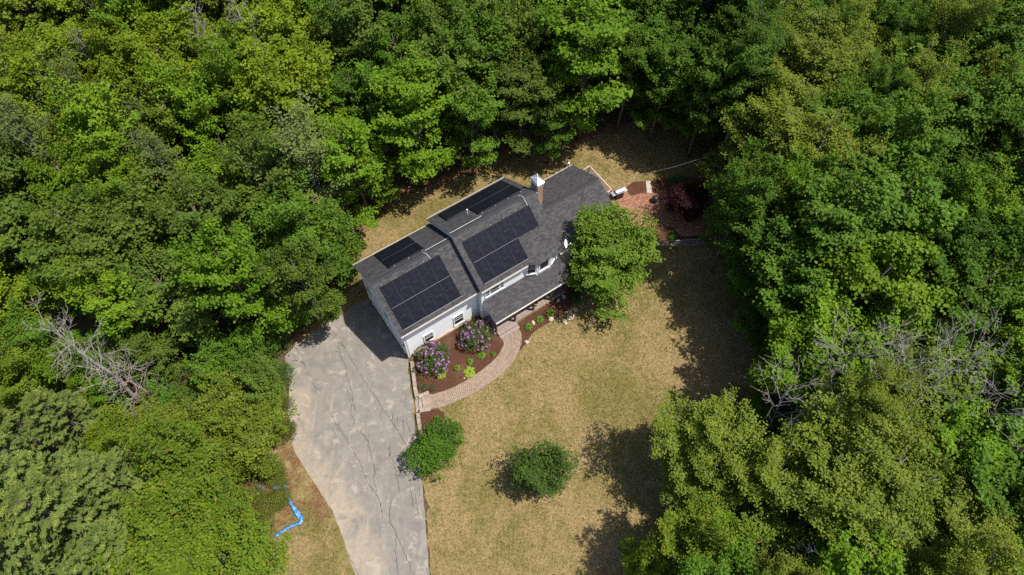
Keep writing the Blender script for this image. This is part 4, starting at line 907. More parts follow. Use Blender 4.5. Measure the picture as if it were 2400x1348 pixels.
def hosta_mesh(seed, r, h, n=46, w=.42):
    rg = np.random.default_rng(seed); V = []; F = []; lv = []
    for k in range(n):
        a = k * 2.39996 + rg.normal() * .15; t = (k + .5) / n; ln = r * (.45 + .6 * t) * (.9 + .2 * rg.random()); d = np.array([math.cos(a), math.sin(a)]); sd_ = np.array([-d[1], d[0]]); hh = h * (1.05 - .75 * t); i = len(V)
        for j, (f, ww, zz) in enumerate(((.12, .10, .35), (.45, .9, .85), (.75, .85, .95), (1.0, .06, .72))):
            wd = ww * w * ln * .5; c = d * ln * f; z = hh * zz + .03
            V += [(*(c - sd_ * wd), z + .25 * wd), (*c, z), (*(c + sd_ * wd), z + .25 * wd)]
        for j in range(3):
            b = i + j * 3; F += [(b, b + 3, b + 4), (b, b + 4, b + 1), (b + 1, b + 4, b + 5), (b + 1, b + 5, b + 2)]
        lv += [np.clip(.35 + .6 * rg.random(), 0, 1)] * 12
    me = tri_mesh('leaves', V, F, lv); me.materials.append(M['leaf']); return me
def dead_tree(name, label, base, height, lean=(0, 0), seed=0, r0=.14, start=.35, n=14, spread=.55, L0=3.0, fork=False, mat='dead_bark', group='bare dead trees in the woods'):
    rg = np.random.default_rng(seed); z0 = float(HGT(base[0], base[1])); e = empty(name, (base[0], base[1], z0)); tag(e, label, 'dead tree', group)
    top = Vector((lean[0], lean[1], height)); pts = [top * t + Vector((rg.normal() * .06 * height * .2 * (0 < t < 1), rg.normal() * .06 * height * .2 * (0 < t < 1), 0)) for t in np.linspace(0, 1, 6)]; pts[0].z = -.2
    MB().tube(pts, [r0 * (1 - .86 * t) for t in np.linspace(0, 1, 6)], 7).obj('trunk', mat, e)
    def grow(mb, p, d, L, r, depth):
        q = [p]; dd = d.copy()
        for k in range(3): dd = (dd + Vector(rg.normal(size=3) * .16) + Vector((0, 0, .07))).normalized(); q.append(q[-1] + dd * L / 3)
        mb.tube(q, [max(r * .75, .012), max(r * .55, .010), max(r * .38, .008), .005], 4, False)
        if depth:
            for k in range(3 + (depth > 1)):
                t = .25 + .75 * rg.random(); i = min(2, int(t * 3)); s_ = q[i].lerp(q[i + 1], t * 3 - i); nd = (dd + Vector(rg.normal(size=3) * .62)).normalized(); grow(mb, s_, nd, L * (.38 + .25 * rg.random()), r * .45, depth - 1)
    for k in range(n):
        t = start + (.98 - start) * (k + .5) / n; a = k * 2.4 + rg.normal() * .3; i = min(4, int(t * 5)); p = pts[i].lerp(pts[i + 1], t * 5 - i)
        d = Vector((math.cos(a) * spread, math.sin(a) * spread, 1 - spread * .6)).normalized(); mb = MB(); grow(mb, p, d, L0 * (1.15 - .7 * t) * (.7 + .6 * rg.random()), r0 * (1 - .8 * t) * .5 + .012, 2); mb.obj('limb', mat, e)
    return e
KIT = {}
for k in range(9): KIT['maple', k] = crown_broad(100 + k, 13.0, 3.7, .235, nb=28 + k % 3 * 3, tw=8, per=14, base=.22, clus=.21, up=.48 + .06 * (k % 3))
for k in range(6): KIT['oak', k] = crown_broad(200 + k, 12.0, 4.3, .21, nb=34, tw=9, per=14, base=.22, clus=.20, up=.36, wob=.26)
for k in range(7): KIT['birch', k] = crown_broad(300 + k, 13.5, 3.3, .135, nb=40, tw=9, per=20, base=.18, clus=.17, up=.62, droop=.06, wob=.25)
for k in range(3): KIT['aspen', k] = crown_broad(400 + k, 14.0, 3.0, .16, nb=30, tw=7, per=11, base=.2, clus=.19, up=.7)
for k in range(5): KIT['sapling', k] = crown_broad(600 + k, 5.5, 2.3, .135, nb=24, tw=8, per=15, base=.10, clus=.14, up=.85, wob=.38)
for k in range(4):
    KIT['redmaple', k] = crown_broad(450 + k, 10.0, 3.5, .17, nb=30, tw=9, per=19, base=.16, clus=.19, up=.72, wob=.36); KIT['redmaple', k][0].materials[0] = M['tip_leaf']
for k in range(3): KIT['pine', k] = crown_pine(500 + k)
WOODM = {}
for key, (cm, w) in KIT.items():
    me = w.mesh('trunk'); me.materials.append(M['pale_bark' if key[0] in ('birch', 'aspen') else 'bark']); me.polygons.foreach_set('use_smooth', np.ones(len(me.polygons), bool)); WOODM[key] = me
NOMH = {'maple': 13.0, 'oak': 12.0, 'birch': 13.5, 'aspen': 14.0, 'pine': 14.0, 'redmaple': 10.0, 'sapling': 5.5}; NOMR = {'maple': 3.5, 'oak': 4.1, 'birch': 3.1, 'aspen': 2.9, 'pine': 3.6, 'redmaple': 3.5, 'sapling': 2.3}
COLS = {'yellow': (.142, .202, .012), 'bright': (.115, .200, .012), 'mid': (.082, .158, .015), 'dull': (.092, .142, .021), 'dark': (.060, .122, .012), 'olive': (.138, .182, .020), 'pale': (.14, .17, .055), 'pine': (.150, .195, .048), 'orange': (.108, .165, .013), 'sage': (.125, .160, .045)}
TREES = []
def plant(x, y, sp, var, h, r, colk, edge=None):
    if h < 7.2 and sp in ('birch', 'maple', 'oak'): sp = 'sapling'
    TREES.append(dict(x=x, y=y, sp=sp, var=var, h=h, r=r, col=colk, label=edge))
# trees that stand out along the clearing and in the woods: crown centre in the picture, crown height, kind
MAN = [
 (970, 320, 7.5, 'maple', 13, 3.4, 'bright', 'bright green maple at the woodland edge behind the garage roof'),
 (1100, 300, 7, 'maple', 11.5, 2.6, 'mid', None), (1130, 190, 8, 'maple', 13, 3.2, 'mid', None), (1220, 250, 7, 'oak', 11.5, 3.4, 'dull', 'broad dull green oak with bare twigs behind the main roof'),
 (1375, 190, 8, 'maple', 15, 4.3, 'bright', 'big light green maple overhanging the back yard above the chimney'), (1290, 305, 5, 'maple', 8.5, 2.1, 'mid', 'small green tree leaning over the grass just behind the chimney'),
 (1592, 215, 5.5, 'maple', 9, 2.2, 'mid', 'small dark green tree standing in the shaded gap behind the patio'),
 (1535, 150, 6.5, 'maple', 11, 2.8, 'dark', None), (1650, 170, 7, 'maple', 12, 3.0, 'dark', None), (1475, 95, 6.5, 'maple', 11.5, 2.6, 'dark', None), (1520, 40, 8, 'maple', 13, 3.2, 'mid', None), (1440, 30, 8, 'oak', 12, 3.3, 'dark', None), (1630, 60, 8, 'maple', 14, 3.3, 'dark', None),
 (745, 420, 8, 'aspen', 15, 3.4, 'sage', 'thin grey green aspen with pale stems left of the garage'), (772, 600, 5, 'maple', 9.5, 2.7, 'mid', 'green maple beside the grass strip left of the garage roof'), (700, 560, 7, 'maple', 12.5, 3.1, 'mid', None), (835, 395, 7.5, 'maple', 13, 3.0, 'bright', None), (650, 640, 5, 'oak', 10, 2.8, 'mid', None), (885, 430, 4.5, 'maple', 8.5, 1.9, 'bright', None),
 (300, 590, 7, 'oak', 13, 4.6, 'dull', 'wide dull green oak in the middle of the left woods'), (470, 560, 7, 'oak', 12.5, 4.3, 'dull', 'spreading dull green oak nearest the dark gap left of the garage'), (430, 730, 5, 'oak', 10, 3.6, 'dull', 'low dull green oak above the bare fallen branches'), (560, 640, 5, 'oak', 10, 3, 'dull', None), (180, 560, 7, 'oak', 12, 3.6, 'dull', None),
 (1805, 325, 7.5, 'birch', 12.5, 4.0, 'olive', 'pale olive crown overhanging the patio from the right woods'), (1880, 230, 8, 'birch', 14, 4.0, 'olive', None), (1762, 488, 6, 'birch', 10.5, 3.2, 'olive', 'pale olive fine leaved tree right of the brick patio'), (1870, 420, 8, 'birch', 13.5, 3.8, 'olive', None), (1800, 410, 6, 'birch', 10.5, 3, 'olive', None),
 (1790, 630, 6, 'maple', 10.5, 3.2, 'dark', 'dark green maple shading the lawn behind the fence'), (1900, 590, 8, 'maple', 14, 4, 'mid', None), (1865, 705, 6.5, 'maple', 11.5, 3.2, 'mid', 'green maple whose crown juts over the right side of the lawn'), (2000, 690, 8, 'maple', 14, 4, 'bright', None), (2060, 540, 8, 'maple', 14, 4, 'mid', None), (1810, 750, 4.5, 'maple', 8, 2.4, 'dark', None), (1920, 830, 7, 'maple', 12, 3.4, 'bright', None), (1840, 870, 6, 'maple', 11, 3, 'bright', 'bright yellow green maple beside the leafless grey tree'),
 (1665, 1030, 6, 'birch', 10.5, 3.2, 'olive', 'olive birch casting the long shadow on the lower lawn'), (1655, 1130, 5, 'birch', 9, 2.8, 'olive', None), (1770, 1120, 6, 'birch', 11, 3.0, 'olive', None), (1900, 1110, 7, 'birch', 13, 3.8, 'olive', None), (2060, 1130, 7, 'birch', 13, 3.8, 'olive', None), (1960, 1230, 6, 'birch', 12, 3.5, 'olive', None), (2160, 1240, 6, 'birch', 12, 3.4, 'olive', None), (2270, 1190, 7, 'maple', 12, 3.3, 'mid', None), (1790, 1240, 4.5, 'birch', 8.5, 2.4, 'dull', None),
 (1600, 1280, 4.5, 'redmaple', 8.5, 2.6, 'orange', 'maple with orange tinged tips at the bottom of the lawn'), (1680, 1310, 4, 'maple', 8, 2.4, 'bright', None), (1500, 1335, 2.2, 'maple', 4.5, 1.6, 'bright', None),
 (2010, 960, 5, 'maple', 9, 3.2, 'bright', None), (2160, 910, 5, 'maple', 9.5, 3.4, 'bright', None), (180, 880, 2.6, 'maple', 5, 2.2, 'bright', None), (110, 820, 3, 'maple', 6, 2.4, 'mid', None), (285, 820, 2.4, 'maple', 4.6, 2.0, 'mid', None), (60, 900, 3, 'redmaple', 6, 2.4, 'orange', None), (250, 925, 2.2, 'maple', 4.2, 1.8, 'bright', None), (370, 850, 2.5, 'maple', 5, 2.1, 'dull', None), (30, 740, 4.5, 'maple', 8.5, 2.6, 'yellow', None), (2330, 1090, 7, 'maple', 12, 3.6, 'mid', None), (415, 965, 2.2, 'maple', 4.4, 1.9, 'mid', None), (470, 945, 2.2, 'birch', 4.4, 1.8, 'dull', None), (2090, 850, 4, 'maple', 8, 3.0, 'bright', None), (2250, 880, 4, 'maple', 8, 3.0, 'mid', None), (1960, 940, 4, 'maple', 7.5, 2.6, 'bright', None),
 (60, 1160, 7, 'pine', 13, 3.6, 'pine', 'feathery pale pine at the left border above the other pines'), (190, 1230, 7, 'pine', 14, 3.9, 'pine', 'largest feathery pale pine in the lower left corner'), (40, 1300, 7, 'pine', 13, 3.6, 'pine', 'feathery pine filling the very bottom left corner'), (280, 1140, 6, 'pine', 11, 2.8, 'pine', 'smaller pale pine between the big pines and the orange tipped maple'), (160, 985, 5, 'pine', 9.5, 2.6, 'pine', 'pale pine just below the fallen grey trunk'), (300, 1300, 6, 'pine', 11, 2.8, 'pine', 'pale pine at the bottom beside the orange tipped maple'),
 (470, 1170, 5.5, 'redmaple', 9.5, 3.6, 'orange', 'wide maple with orange tips left of the blue tarp'), (520, 1295, 5.5, 'redmaple', 9.5, 3.4, 'orange', 'yellow green maple with orange tips at the bottom left of the drive'), (410, 1290, 5.5, 'redmaple', 9, 3.2, 'orange', None),
 (560, 1000, 3.4, 'birch', 6.5, 2.6, 'olive', 'olive bushy tree left of the driveway bend'), (455, 1020, 3.0, 'birch', 5.6, 2.3, 'olive', None), (300, 1050, 2.6, 'birch', 5.0, 2.2, 'yellow', None), (620, 920, 2.6, 'birch', 5, 2.0, 'dull', 'low dull green thicket tree at the left curve of the driveway'), (520, 900, 3, 'oak', 6, 2.4, 'mid', None), (590, 1075, 2.6, 'birch', 5, 2.0, 'olive', None), (630, 1000, 2.2, 'birch', 4.2, 1.8, 'olive', None), (520, 1085, 3, 'birch', 6, 2.2, 'olive', None), (600, 840, 2.5, 'birch', 5, 1.9, 'mid', None),
]
def add_manual():
    for (px, py, zc, sp, h, r, ck, lab) in MAN:
        p = G(px, py, zc); plant(p[0], p[1], sp, int(rng.integers(0, 99)), h, r, ck, lab)
add_manual()
CLEAR = np.array([(667, 836), (690, 800), (740, 770), (800, 720), (840, 660), (845, 600), (860, 520), (900, 490), (960, 455), (1010, 440), (1050, 430), (1100, 395), (1160, 385), (1190, 370), (1250, 345), (1330, 345), (1400, 325), (1450, 300), (1490, 265), (1540, 285), (1590, 325), (1640, 350), (1640, 420), (1650, 480), (1635, 520), (1650, 560), (1680, 600), (1700, 660), (1720, 720), (1750, 780), (1770, 830), (1740, 900), (1700, 940), (1640, 950), (1580, 1000), (1550, 1060), (1540, 1150), (1530, 1220), (1470, 1290), (1420, 1348), (1420, 1700), (640, 1700), (655, 1348), (660, 1280), (660, 1200), (650, 1130), (650, 1060), (680, 960), (680, 900)])
DEAD_PX = [(130, 770, 90), (220, 840, 90), (330, 905, 100), (2080, 890, 125), (1860, 950, 95), (2230, 930, 110), (1750, 1300, 60), (1970, 870, 105), (1870, 1330, 50)]
def auto_trees():
    cand = 0
    while cand < 14000 and len(TREES) < 360:
        cand += 1
        px = rng.uniform(-70, 2470); py = rng.uniform(-135, 1400)
        z = 7.5; p = G(px, py, z)
        if p[1] > 78: continue
        left, top, low = px < 800, py < 450, py > 900
        if px < 420 and py > 1020: sp, ck = 'pine', 'pine'
        elif low and px < 700: sp, ck = ('birch', 'olive') if rng.random() < .6 else ('redmaple', 'orange')
        elif low and px > 1500: sp, ck = ('birch', 'olive') if rng.random() < .55 else ('maple', rng.choice(['bright', 'mid']))
        elif left and top: sp, ck = ('maple', rng.choice(['yellow', 'yellow', 'bright', 'olive'])) if rng.random() < .86 else ('aspen', 'sage')
        elif left: sp, ck = rng.choice(['oak', 'maple']), rng.choice(['dull', 'mid', 'bright', 'dull'])
        elif px < 1500: sp, ck = rng.choice(['maple', 'maple', 'oak']), rng.choice(['mid', 'mid', 'bright', 'dull'])
        elif py < 350: sp, ck = rng.choice(['maple', 'birch', 'maple']), rng.choice(['mid', 'dark', 'olive', 'mid'])
        else: sp, ck = rng.choice(['maple', 'maple', 'oak']), rng.choice(['dark', 'mid', 'mid', 'bright'])
        sp = str(sp); ck = str(ck); r = NOMR[sp] * rng.uniform(.68, 1.08); h = NOMH[sp] * rng.uniform(.80, 1.18)
        if low and px < 700: h *= rng.uniform(.55, .8) if sp != 'pine' else rng.uniform(.7, 1.1)
        k = FPX / np.linalg.norm(p - CAMP)
        if in_poly(np.array(px), np.array(py), CLEAR) or poly_dist(np.array(px), np.array(py), CLEAR) < r * k * .95: continue
        if any((px - a) ** 2 + (py - b) ** 2 < c * c for a, b, c in DEAD_PX): continue
        # the trunk stands on the ground well off the lawn
        if any((t['x'] - p[0]) ** 2 + (t['y'] - p[1]) ** 2 < ((.70 if low and px < 700 else .53) * (r + t['r'])) ** 2 for t in TREES): continue
        plant(p[0], p[1], sp, int(rng.integers(0, 99)), h, r, ck)
auto_trees()
# labels by look and place
ORD = ['first', 'second', 'third', 'fourth', 'fifth', 'sixth', 'seventh', 'eighth', 'ninth', 'tenth', 'eleventh', 'twelfth', 'thirteenth', 'fourteenth', 'fifteenth', 'sixteenth', 'seventeenth', 'eighteenth', 'nineteenth', 'twentieth']
CW = {'yellow': 'yellow green', 'bright': 'bright green', 'mid': 'green', 'dull': 'dull green', 'dark': 'dark green', 'olive': 'olive', 'pale': 'pale', 'pine': 'pale', 'orange': 'orange tipped', 'sage': 'grey green'}
def zone(px, py):
    if px < 820: return (('far upper left woods' if py > 190 else 'top left corner woods') if px < 330 else 'upper left woods' if py > 170 else 'top left woods') if py < 450 else ('woods left of the garage' if py < 860 else 'woods left of the drive')
    if px < 1500: return 'woods behind the house' if py > 140 else 'deep woods behind the house'
    if py < 330: return ('upper right woods' if px < 1950 else 'far upper right woods')
    if py < 860: return 'woods right of the lawn' if px < 2020 else 'far right woods'
    return 'lower right woods'
def label_trees():
    groups = {}
    for t in TREES:
        t['px'], t['py'] = PROJ((t['x'], t['y'], t['h'] * .65)); t['zone'] = zone(t['px'], t['py'])
        if t['label']: continue
        groups.setdefault((t['col'], t['sp'], t['zone']), []).append(t)
    for (c, s, z), L in groups.items():
        L.sort(key=lambda t: t['px'])
        big = max(L, key=lambda t: t['r']);
        for i, t in enumerate(L):
            nm = f"{CW[c]} {'maple' if s == 'redmaple' else s}"
            t['label'] = f"only unremarked {nm} in the {z}" if False else (f"{nm} standing among other kinds in the {z}" if len(L) == 1 else f"{nm} in the {z}, {ORD[i] if i < 20 else 'number %d' % (i + 1)} of these from the left")
label_trees()
GROUPN = {'maple': 'maples in the woods', 'oak': 'oaks in the woods', 'birch': 'fine leaved birches in the woods', 'aspen': 'thin aspens in the woods', 'pine': 'pines in the woods', 'redmaple': 'orange tipped maples in the woods', 'sapling': 'bushy saplings in the thickets'}
def tint(c, rg, s=.14): return tuple(float(np.clip(a * (1 + rg.normal() * s), .005, .6)) for a in c) + (1.0,)
def put_tree(t, base_z=None):
    keys = [k for k in KIT if k[0] == t['sp']]; key = keys[t['var'] % len(keys)]
    e = empty({'maple': 'maple_tree', 'oak': 'oak_tree', 'birch': 'birch_tree', 'aspen': 'aspen_tree', 'pine': 'pine_tree', 'redmaple': 'maple_tree', 'sapling': 'sapling_tree'}[t['sp']], (t['x'], t['y'], float(HGT(t['x'], t['y'])) - .06 if base_z is None else base_z), rng.uniform(0, 6.28))
    s, sz = t['r'] / NOMR[t['sp']], t['h'] / NOMH[t['sp']]; e.scale = (s, s, sz)
    tr = link('trunk', WOODM[key], e); cr = link('crown', KIT[key][0], e); c = np.array(COLS[t['col']]) * rng.uniform(.85, 1.15); c[0] *= rng.uniform(.95, 1.06); cr.color = (*[float(q) for q in c], 1)
    tag(e, t['label'], 'tree', t.get('group') or GROUPN[t['sp']]); return e
for t in TREES: put_tree(t)

# garden trees of their own build
def single_tree(name, label, px, py, zc, H, Rr, col, seed, leaf, nb, tw, per, clus, base=.3, up=.5, wob=.22, mat='bark', group=None):
    cm, w = crown_broad(seed, H, Rr, leaf, nb, tw, per, base, clus, up, 0, wob); p = G(px, py, zc); e = empty(name, (p[0], p[1], float(HGT(p[0], p[1]))))
    wm = w.mesh('trunk'); wm.materials.append(M[mat]); link('trunk', wm, e); c = link('crown', cm, e); c.color = (*col, 1); tag(e, label, 'tree', group); return e
single_tree('garden_tree', 'round bright green tree in front of the right wing and porch end', 1420, 613, 3.7, 6.3, 3.95, (.122, .198, .022), 901, .17, 50, 12, 16, .17, .12, .42, .15)
single_tree('garden_tree', 'small round dark green tree standing alone on the dry lawn', 1272, 1108, 1.6, 3.2, 2.25, (.062, .110, .017), 902, .13, 36, 8, 8, .12, .08, .55, .24)
single_tree('japanese_maple', 'dark red leaved small tree in the shade right of the patio', 1614, 482, 1.6, 3.2, 2.1, (.030, .006, .008), 903, .12, 30, 9, 13, .14, .15, .35)
# shrubs
def shrub(name, label, px, py, rx, h, col, seed, leaf=.12, nodes=90, per=16, spray=.16, ry=None, cat='shrub', group=None, zg=.5, lobes=6):
    fm, w, tops = bush_mesh(seed, rx, ry or rx, h, leaf, nodes, per, spray, lobes=lobes); p = G(px, py, zg + h * .4); e = empty(name, (p[0], p[1], float(HGT(p[0], p[1])) + .01), 0)
    if w.v: wm = w.mesh('stem'); wm.materials.append(M['bark']); link('stem', wm, e)
    f = link('foliage', fm, e); f.color = (*col, 1); tag(e, label, cat, group); return e, tops
def blossoms(e, tops, seed, frac, size, per=16):
    rg = np.random.default_rng(seed); P = []; Nn = []; LV = []
    for p, nz in tops:
        if nz[2] < .3 or rg.random() > frac * (1 + .9 * math.sin(p[0] * 3.1 + seed) * math.sin(p[1] * 2.7 + 2 * seed)): continue
        d = unit(rg.normal(size=(per, 3)) + nz * .7); P.append(p + nz * .06 + d * size * .5); Nn.append(d + rg.normal(size=(per, 3)) * .3); LV.append(np.clip(.15 + .5 * rg.random() + .4 * rg.random(per), 0, 1))
    P = np.concatenate(P); V, F = leaf_arrays(P, np.concatenate(Nn), size * .75, size * .62, rg, fold=.2); me = tri_mesh('blossoms', V, F, np.repeat(np.concatenate(LV), 2)); me.materials.append(M['petal']); link('blossoms', me, e)
for lab, px, py, sd_ in (('purple flowering rhododendron at the corner beside the retaining wall', 1011, 838, 11), ('purple flowering rhododendron beside the porch steps under the garage window', 1114, 783, 12)):
    e, tops = shrub('rhododendron', lab, px, py, 1.32, 1.95, (.070, .115, .022), sd_, .13, 330, 13, .12, group='purple rhododendrons', lobes=9); blossoms(e, tops, sd_, .46, .15)
shrub('lilac_bush', 'large leafy green lilac beside the driveway, lower of the two lobes', 1003, 1072, 1.75, 2.6, (.080, .160, .016), 13, .17, 300, 14, .15, group='lilacs beside the drive', zg=.1)
shrub('lilac_bush', 'leafy green lilac beside the small mulch bed, upper of the two lobes', 1034, 1030, 1.55, 2.3, (.070, .140, .018), 14, .17, 250, 14, .15, group='lilacs beside the drive', zg=.3)
shrub('woodland_shrub', 'lush bright green bush at the top left curve of the driveway', 690, 728, 2.1, 3.4, (.105, .19, .016), 15, .15, 300, 18, .22, zg=0)
shrub('woodland_shrub', 'bright green shrub on the bank between garage and woods', 762, 690, 1.5, 2.2, (.085, .17, .02), 16, .14, 190, 16, .2, zg=.1)
shrub('woodland_shrub', 'green shrub below the bright bush at the driveway edge', 650, 775, 1.4, 2.2, (.07, .14, .02), 17, .13, 170, 16, .18, zg=0)
shrub('woodland_shrub', 'low green shrub at the grass strip beside the garage', 812, 640, 1.0, 1.5, (.085, .16, .018), 18, .13, 110, 16, .18, zg=.1)
for k, (px, py, r_, h_, c_) in enumerate([(655, 880, 1.1, 1.6, (.07, .12, .02)), (650, 945, 1.1, 1.7, (.10, .12, .025)), (660, 1010, .9, 1.3, (.09, .105, .025)), (628, 1098, 1.1, 1.5, (.11, .13, .025)), (655, 1168, .7, 1.0, (.12, .14, .025)), (650, 1120, .7, .9, (.11, .13, .025)), (612, 1190, 1.2, 1.5, (.12, .14, .025)), (598, 1245, 1.2, 1.6, (.10, .135, .02)), (615, 1310, 1.3, 1.7, (.12, .16, .018)), (570, 1165, 1.4, 2.0, (.11, .13, .025))]):
    shrub('thicket_shrub', f'low olive thicket shrub on the left side of the drive, {ORD[k]} from the garage', px, py, r_, h_, c_, 30 + k, .10, 150, 18, .17, zg=0, group='thicket shrubs beside the drive')
for k, (px, py, r_, c_, lab) in enumerate([(1355, 676, .35, (.06, .14, .03), 'green ferny shrub at the shaded end of the porch bed'), (1348, 701, .36, (.06, .14, .03), 'green ferny shrub in the porch bed nearest the lawn rocks'), (1335, 672, .32, (.16, .05, .045), 'reddish leaved shrub at the porch corner post'), (1573, 421, .36, (.06, .15, .03), 'left one of two green plants on the mulch behind the patio'), (1596, 419, .34, (.06, .15, .03), 'right one of two green plants on the mulch behind the patio'), (1577, 553, .36, (.05, .11, .02), 'small green shrub by the split rail fence')]):
    shrub('garden_shrub', lab, px, py, r_, .55, c_, 50 + k, .11, 50, 12, .10, lobes=4)
# hostas and perennials in the mulch
for k, (px, py, r_, lab, c_) in enumerate([(1033, 873, .52, 'big light green hosta below the corner rhododendron', (.20, .27, .035)), (1100, 870, .56, 'biggest light green hosta beside the curved path', (.20, .27, .035)), (1101, 846, .32, 'green perennial just above the biggest hosta', (.10, .20, .02)), (1071, 861, .32, 'green perennial between the two big hostas', (.12, .21, .02)), (1128, 831, .42, 'bushy green perennial below the rhododendron by the steps', (.10, .20, .02)), (1156, 828, .24, 'smallest green perennial near the curve of the path', (.09, .19, .02)),
                                             (1239, 764, .37, 'green perennial in the porch bed nearest the steps', (.11, .22, .02)), (1265, 747, .39, 'green perennial in the middle of the porch bed', (.11, .22, .02)), (1292, 732, .42, 'green perennial in the porch bed with a pale rock before it', (.11, .22, .02)), (1023, 979, .28, 'small green perennial in the little bed above the lilac', (.10, .21, .02))]):
    p = G(px, py, .65); e = empty('hosta' if k < 2 else 'perennial', (p[0], p[1], float(mound(np.array(p[0]), np.array(p[1]))) - .03)); lf = link('leaves', hosta_mesh(70 + k, r_, .34 if k < 2 else .42, 54 if k < 2 else 60, .42 if k < 2 else .26), e); lf.color = (*c_, 1)
    MB().lathe([(.05, -.02), (.04, .12), (.0, .14)], 6).obj('stem', 'soil', e); tag(e, lab, 'plant', 'bedding plants in the mulch')
def tuft(name, label, px, py, r_, h_, col, seed, n=420):
    rg = np.random.default_rng(seed); a = rg.random(n) * 6.28; f = rg.random(n) ** .6; d = np.stack([np.cos(a), np.sin(a)], 1); P = np.column_stack([d * (f * r_ * .55)[:, None], h_ * (.35 + .3 * rg.random(n))]); AL = np.column_stack([d * (.5 + f)[:, None], np.full(n, .7)])
    p = G(px, py, .6); e = empty(name, (p[0], p[1], float(mound(np.array(p[0]), np.array(p[1]))))); lf = link('blades', leaf_mesh('blades', P, rg.normal(size=(n, 3)), h_ * 1.1, .018, rg, along=AL, fold=.05), e); lf.color = (*col, 1)
    MB().lathe([(r_ * .3, -.02), (r_ * .25, .04), (0, .05)], 7).obj('root_crown', 'soil', e); tag(e, label, 'plant')
tuft('dry_grass_clump', 'dry tan grass clump beside the retaining wall', 988, 884, .36, .36, (.30, .18, .08), 80); tuft('lavender', 'grey green lavender clump at the wall corner', 997, 907, .42, .34, (.17, .17, .09), 81); tuft('lavender', 'grey green lavender clump nearest the path end', 1015, 908, .36, .30, (.15, .16, .085), 82); tuft('lavender', 'thin grey lavender clump against the wall', 985, 905, .3, .28, (.19, .17, .10), 83)
# rocks
def rock(label, px, py, r_, fl, seed):
    bm = bmesh.new(); bmesh.ops.create_icosphere(bm, subdivisions=2, radius=1); rg = np.random.default_rng(seed); k = rg.normal(size=(5, 3)); ph = rg.random(5) * 6
    for v in bm.verts: n = v.co.normalized(); s = 1 + .16 * sum(math.sin(2.1 * float(np.dot(k[i], n)) + ph[i]) for i in range(5)) / 2; v.co = Vector((n.x * s * r_, n.y * s * r_ * (.6 + .3 * rg.random() * 0 + .2), n.z * s * r_ * fl))
    me = bpy.data.meshes.new('rock'); bm.to_mesh(me); bm.free(); p = G(px, py, .55); o = link('rock', me, None, 'rock'); o.location = (p[0], p[1], float(HGT(p[0], p[1])) + r_ * fl * .45); o.rotation_euler = (0, 0, rg.random() * 6); tag(o, label, 'rock', 'rocks edging the porch bed')
for k, a in enumerate([('pale rock at the lawn edge near the path curve', 1235, 800, .24, .6), ('grey brown rock between two perennials of the porch bed', 1250, 755, .22, .7), ('pale block of rock below the last porch perennial', 1291, 745, .27, .7), ('long pale flat rock lying on the lawn beyond the bed', 1324, 752, .30, .4), ('biggest flat tan rock at the end of the porch bed', 1338, 740, .42, .35), ('tan rock at the shaded corner of the porch bed', 1349, 723, .30, .5), ('tan rock against the porch base near its corner', 1322, 693, .25, .6), ('small tan rock beside the porch base', 1309, 702, .2, .6), ('small white stone beside the biggest hosta', 1088, 884, .07, .6)]): rock(*a, 90 + k)
# pot on the porch
pt = empty('plant_pot', HP(11.45, -2.0, PF + .002)); tag(pt, 'tan round plant pot on the porch floor between two posts', 'plant pot')
MB().lathe([(.0, 0), (.14, 0), (.20, .26), (.23, .27), (.23, .31), (.19, .31), (.18, .25), (.0, .25)], 16).obj('pot', 'terracotta', pt, True); MB().lathe([(.185, .262), (.0, .275)], 12).obj('soil', 'soil', pt)
